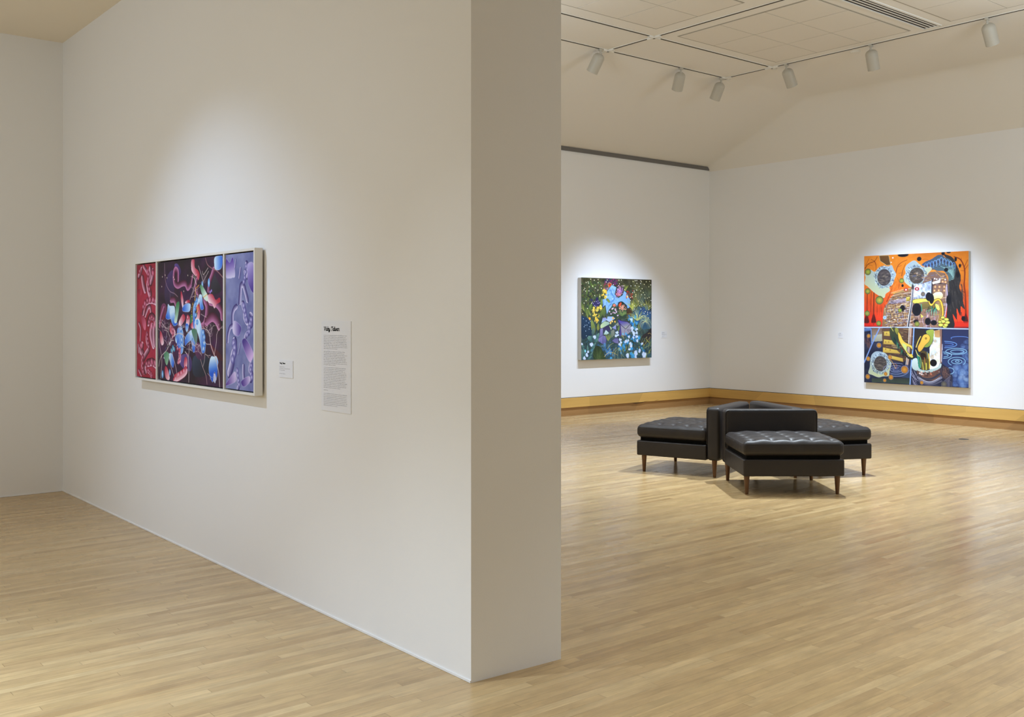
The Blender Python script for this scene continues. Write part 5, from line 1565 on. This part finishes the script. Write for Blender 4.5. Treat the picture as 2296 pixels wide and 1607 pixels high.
# ------------------------------------------------------------------ hanging the pictures
# flower painting on the back wall (unframed stretched canvas)
def hang_flower():
    t = thing('painting', 'unframed square painting of a night garden with blue shapes and flowers', 'painting', (11.195, YB, 1.459))
    x0, x1, z0, z1, d = 10.420, 11.970, 0.834, 2.085, 0.079
    bm = bmesh.new()
    add_box(bm, (x0 - 11.195, -d, z0 - 1.459), (x1 - 11.195, -0.004, z1 - 1.459), 0.004, 1)
    obj('stretched_canvas', bm, M['canvas_edge'], t)
    P = paint_flower(x1 - x0, z1 - z0)
    me = P.mesh('painted_surface', (x0 - 11.195, -d - 0.0012, z1 - 1.459), (1, 0, 0), (0, 0, 1))
    link('painted_surface', me, M['paint'], t)
hang_flower()

def hang_orange():
    cy, cz = 7.42, 1.452
    t = thing('painting', 'tall unframed painting with orange upper half and dark blue lower half', 'painting', (XR, cy, cz))
    d = 0.060
    # seen from the room, left edge has the larger y
    y0, y1, z0, z1 = 8.192, 6.625, 0.523, 2.386
    bm = bmesh.new()
    add_box(bm, (-d, y1 - cy, z0 - cz), (-0.004, y0 - cy, z1 - cz), 0.003, 1)
    obj('stretched_canvas', bm, M['canvas_edge'], t)
    P = paint_orange(y0 - y1, z1 - z0)
    me = P.mesh('painted_surface', (-d - 0.0012, y0 - cy, z1 - cz), (0, -1, 0), (0, 0, 1))
    link('painted_surface', me, M['paint'], t)
hang_orange()

def hang_triptych():
    d = 0.060
    xf = XP - d
    # outer corners of the frame at its face
    y0, y1, z0, z1 = 7.125, 5.190, 1.059, 1.878
    cy, cz = (y0 + y1) / 2, (z0 + z1) / 2
    t = thing('framed_painting', 'three-part abstract painting in one white frame on the partition wall', 'framed painting', (XP, cy, cz))
    def P3(x, y, z):
        return (x - XP, y - cy, z - cz)
    fw = 0.014
    bars = [('frame_side', (xf, y0 - fw, z0), (XP - 0.012, y0, z1)),
            ('frame_side', (xf, y1, z0), (XP - 0.012, y1 + fw, z1)),
            ('frame_rail', (xf, y1 + fw, z1 - fw), (XP - 0.012, y0 - fw, z1)),
            ('frame_rail', (xf, y1 + fw, z0), (XP - 0.012, y0 - fw, z0 + fw))]
    # dividers from the picture: left panel | centre | right panel
    yd1, yd2 = YD1, YD2
    bars += [('divider', (xf + 0.002, yd1 - 0.008, z0 + fw), (XP - 0.03, yd1 + 0.008, z1 - fw)),
             ('divider', (xf + 0.002, yd2 - 0.008, z0 + fw), (XP - 0.03, yd2 + 0.008, z1 - fw))]
    for n, a, b in bars:
        bm = bmesh.new()
        add_box(bm, P3(*a), P3(*b))
        obj(n, bm, M['frame_white'], t)
    bm = bmesh.new()
    add_box(bm, P3(XP - 0.022, y1 + fw, z0 + fw), P3(XP - 0.014, y0 - fw, z1 - fw))
    obj('backing', bm, M['frame_black'], t)
    bm = bmesh.new()
    add_box(bm, P3(XP - 0.012, y1 + 0.04, z0 + 0.04), P3(XP - 0.0005, y0 - 0.04, z1 - 0.04))
    obj('hanging_strip', bm, M['frame_black'], t)
    g = 0.007
    zz0, zz1 = z0 + fw + g, z1 - fw - g
    for nm, ya, yb, fn in (('red_canvas', y0 - fw - g, yd1 + 0.008 + g, paint_red),
                           ('dark_canvas', yd1 - 0.008 - g, yd2 + 0.008 + g, paint_dark),
                           ('lilac_canvas', yd2 - 0.008 - g, y1 + fw + g, paint_lilac)):
        bm = bmesh.new()
        add_box(bm, P3(xf + 0.010, yb, zz0), P3(XP - 0.024, ya, zz1))
        c = obj(nm, bm, M['frame_black'], t)
        P = fn(ya - yb, zz1 - zz0)
        me = P.mesh('painted_surface', P3(xf + 0.0090, ya, zz1), (0, -1, 0), (0, 0, 1))
        link('painted_surface', me, M['paint'], c)
# divider places read off the face of the frame
def on_face(px):
    a = (px - 1148) / 2251.0
    rx = math.sin(YAW) + math.cos(YAW) * a
    ry = math.cos(YAW) - math.sin(YAW) * a
    return (XP - 0.060) * ry / rx
YD1, YD2 = on_face(349.5), on_face(500.5)
hang_triptych()

# ------------------------------------------------------------------ wall texts
def squiggle(bm, xa, xb, z, h, rng, put, wd=0.0006):
    """one line of small illegible type: broken up-and-down pen strokes, word by word"""
    x = xa
    while x < xb:
        n = rng.randint(2, 9)
        for k in range(n):
            if x >= xb:
                break
            hh = h * (1.0 if rng.random() < 0.75 else 1.5)
            s = rng.choice((0, 0.35, -0.35)) * h
            q = [(x, z), (x + wd, z), (x + wd + s, z + hh), (x + s, z + hh)]
            vs = [bm.verts.new(put(*p)) for p in q]
            bm.faces.new(vs)
            if rng.random() < 0.7:
                zz = z + rng.choice((0, hh - wd * 1.2))
                q = [(x, zz), (x + h * 0.7, zz), (x + h * 0.7, zz + wd), (x, zz + wd)]
                bm.faces.new([bm.verts.new(put(*p)) for p in q])
            x += h * 0.85
        x += h * 1.1

# heavy brush script for the heading, letter by letter (x right, y up, em = 1)
SCRIPT = {
    'V': (0.72, [[(0.02, 0.92), (0.12, 1.0), (0.2, 0.9), (0.24, 0.45), (0.30, 0.02), (0.48, 0.45), (0.66, 0.98), (0.78, 0.96)]]),
    'i': (0.26, [[(0.05, 0.5), (0.1, 0.6), (0.1, 0.15), (0.17, 0.02), (0.28, 0.14)], [(0.13, 0.86), (0.16, 0.88)]]),
    'c': (0.40, [[(0.36, 0.50), (0.25, 0.62), (0.1, 0.48), (0.06, 0.22), (0.16, 0.03), (0.3, 0.06), (0.42, 0.2)]]),
    'k': (0.50, [[(0.06, 0.9), (0.1, 1.05), (0.12, 0.5), (0.1, 0.0)], [(0.12, 0.35), (0.34, 0.6), (0.38, 0.46), (0.16, 0.32), (0.3, 0.06), (0.42, 0.02), (0.5, 0.14)]]),
    'y': (0.52, [[(0.04, 0.52), (0.1, 0.6), (0.1, 0.2), (0.2, 0.04), (0.32, 0.2), (0.38, 0.6), (0.38, 0.1), (0.3, -0.28), (0.14, -0.36), (0.06, -0.24), (0.3, -0.06), (0.5, 0.16)]]),
    'T': (0.66, [[(0.02, 0.74), (0.06, 0.96), (0.3, 1.0), (0.52, 0.96), (0.74, 1.04)], [(0.40, 0.96), (0.36, 0.5), (0.30, 0.04), (0.2, 0.0)]]),
    'a': (0.50, [[(0.36, 0.5), (0.24, 0.62), (0.08, 0.44), (0.06, 0.16), (0.18, 0.02), (0.32, 0.2), (0.38, 0.58), (0.36, 0.14), (0.42, 0.02), (0.52, 0.14)]]),
    'l': (0.28, [[(0.04, 0.5), (0.14, 1.02), (0.2, 0.9), (0.1, 0.3), (0.14, 0.02), (0.28, 0.14)]]),
    'w': (0.66, [[(0.04, 0.54), (0.1, 0.6), (0.08, 0.2), (0.16, 0.02), (0.28, 0.18), (0.32, 0.56), (0.32, 0.16), (0.42, 0.02), (0.54, 0.2), (0.58, 0.6), (0.68, 0.54)]]),
    'r': (0.42, [[(0.04, 0.5), (0.12, 0.66), (0.2, 0.56), (0.34, 0.58), (0.30, 0.2), (0.36, 0.02), (0.48, 0.1)]]),
    ' ': (0.34, []),
}
WX_ = 1.42
def script_line(bm, text, x, z, em, pen, put):
    for ch in text:
        adv, st = SCRIPT[ch]
        for s_ in st:
            # smooth the pen path, then lay a ribbon along it with round joints
            P = [Vector((x + (px * WX_ + 0.12 * py) * em, z + py * em)) for px, py in s_]
            Q = []
            for i in range(len(P) - 1):
                a, b, c, d = P[max(i - 1, 0)], P[i], P[i + 1], P[min(i + 2, len(P) - 1)]
                for k in range(5):
                    t = k / 5
                    Q.append(0.5 * ((2 * b) + (-a + c) * t + (2 * a - 5 * b + 4 * c - d) * t * t + (-a + 3 * b - 3 * c + d) * t ** 3))
            Q.append(P[-1])
            for a, b in zip(Q, Q[1:]):
                d = (b - a)
                if d.length < 1e-6:
                    continue
                n = Vector((-d.y, d.x)).normalized() * pen * em / 2
                e = d.normalized() * pen * em * 0.3
                q = [a - n - e, b - n + e, b + n + e, a + n - e]
                bm.faces.new([bm.verts.new(put(p.x, p.y)) for p in q])
        x += adv * em * WX_
    return x

def wall_card(name, label, cat, origin, right, out, w_, h, ink, thick=0.003):
    """origin = top-left corner on the wall; right, out = unit vectors"""
    O, R, N = Vector(origin), Vector(right), Vector(out)
    t = thing(name, label, cat, O)
    bm = bmesh.new()
    vs = add_box(bm, (0, 0, 0), (1, 1, 1))
    for v in vs:
        v.co = R * (v.co.x * w_) + N * (v.co.y * thick) + Vector((0, 0, -v.co.z * h))
    obj('card', bm, M['paper'], t)
    lay = [0]
    def put(x, z):
        return R * x + N * (thick + 0.0006 + lay[0]) + Vector((0, 0, -h + z))
    ink(t, put, w_, h)
    return t

def flat(name, bm, m, t):
    me = bpy.data.meshes.new(name)
    bm.to_mesh(me); bm.free()
    return link(name, me, m, t)

def ink_panel(t, put, w_, h):
    rng = random.Random(4)
    bm = bmesh.new()
    script_line(bm, 'Vicky Talwar', 0.024, h * 0.895, 0.0190, 0.19, put)
    flat('heading', bm, M['ink'], t)
    bm = bmesh.new()
    def y(v):  # height from the crop of the card, top 130 .. bottom 1410
        return h * (1 - (v - 130) / 1280.0)
    rows = []
    rows += [(332 + 23.5 * i, r) for i, r in enumerate((.87, .83, .86, .84, .86, .86, .88, .89, .55))]
    rows += [(562 + 23.7 * i, r) for i, r in enumerate((.80, .78, .87, .80, .84, .84, .87, .87, .49))]
    rows += [(790 + 23.9 * i, r) for i, r in enumerate((.84, .82, .81, .85, .86, .85, .84, .82, .82, .87, .84, .85, .66))]
    rows += [(1115, .24)]
    rows += [(1162 + 24 * i, r) for i, r in enumerate((.87, .86, .86, .87, .87, .88, .86, .55))]
    for v, r in rows:
        squiggle(bm, 0.024, w_ * r, y(v) - 0.0018, 0.0028, rng, put, 0.00055)
    flat('body_text', bm, M['ink_grey'], t)
wall_card('wall_text_panel', 'tall white text panel with bold script heading on the partition wall', 'text panel',
          (XP, 4.535, 1.4745), (0, -1, 0), (-1, 0, 0), 0.292, 0.4485, ink_panel)

def ink_label(t, put, w_, h):
    rng = random.Random(9)
    bm = bmesh.new()
    script_line(bm, 'Vicky Talwar', 0.007, h * 0.79, 0.0080, 0.18, put)
    flat('heading', bm, M['ink'], t)
    bm = bmesh.new()
    for v, r in ((0.615, .46), (0.52, .80), (0.425, .44), (0.22, .47)):
        squiggle(bm, 0.007, w_ * r, h * v - 0.0015, 0.0030, rng, put, 0.0006)
    flat('body_text', bm, M['ink_grey'], t)
wall_card('wall_label', 'small white caption card between the framed three-part painting and the text panel', 'wall label',
          (XP, 5.007, 1.262), (0, -1, 0), (-1, 0, 0), 0.160, 0.092, ink_label)

def ink_small(t, put, w_, h):
    rng = random.Random(2)
    bm = bmesh.new()
    squiggle(bm, 0.010, w_ * 0.62, h * 0.80, 0.0055, rng, put, 0.0018)
    flat('heading', bm, M['ink'], t)
    bm = bmesh.new()
    for v, r in ((0.62, .60), (0.52, .92), (0.42, .58), (0.20, .62)):
        squiggle(bm, 0.010, w_ * r, h * v, 0.0035, rng, put, 0.0009)
    flat('body_text', bm, M['ink_grey'], t)
wall_card('wall_label', 'tiny white caption card right of the night garden painting', 'wall label',
          (12.285, YB, 1.248), (1, 0, 0), (0, -1, 0), 0.135, 0.105, ink_small)
wall_card('wall_label', 'tiny white caption card left of the tall orange painting', 'wall label',
          (XR, 8.668, 1.252), (0, -1, 0), (-1, 0, 0), 0.085, 0.088, ink_small)
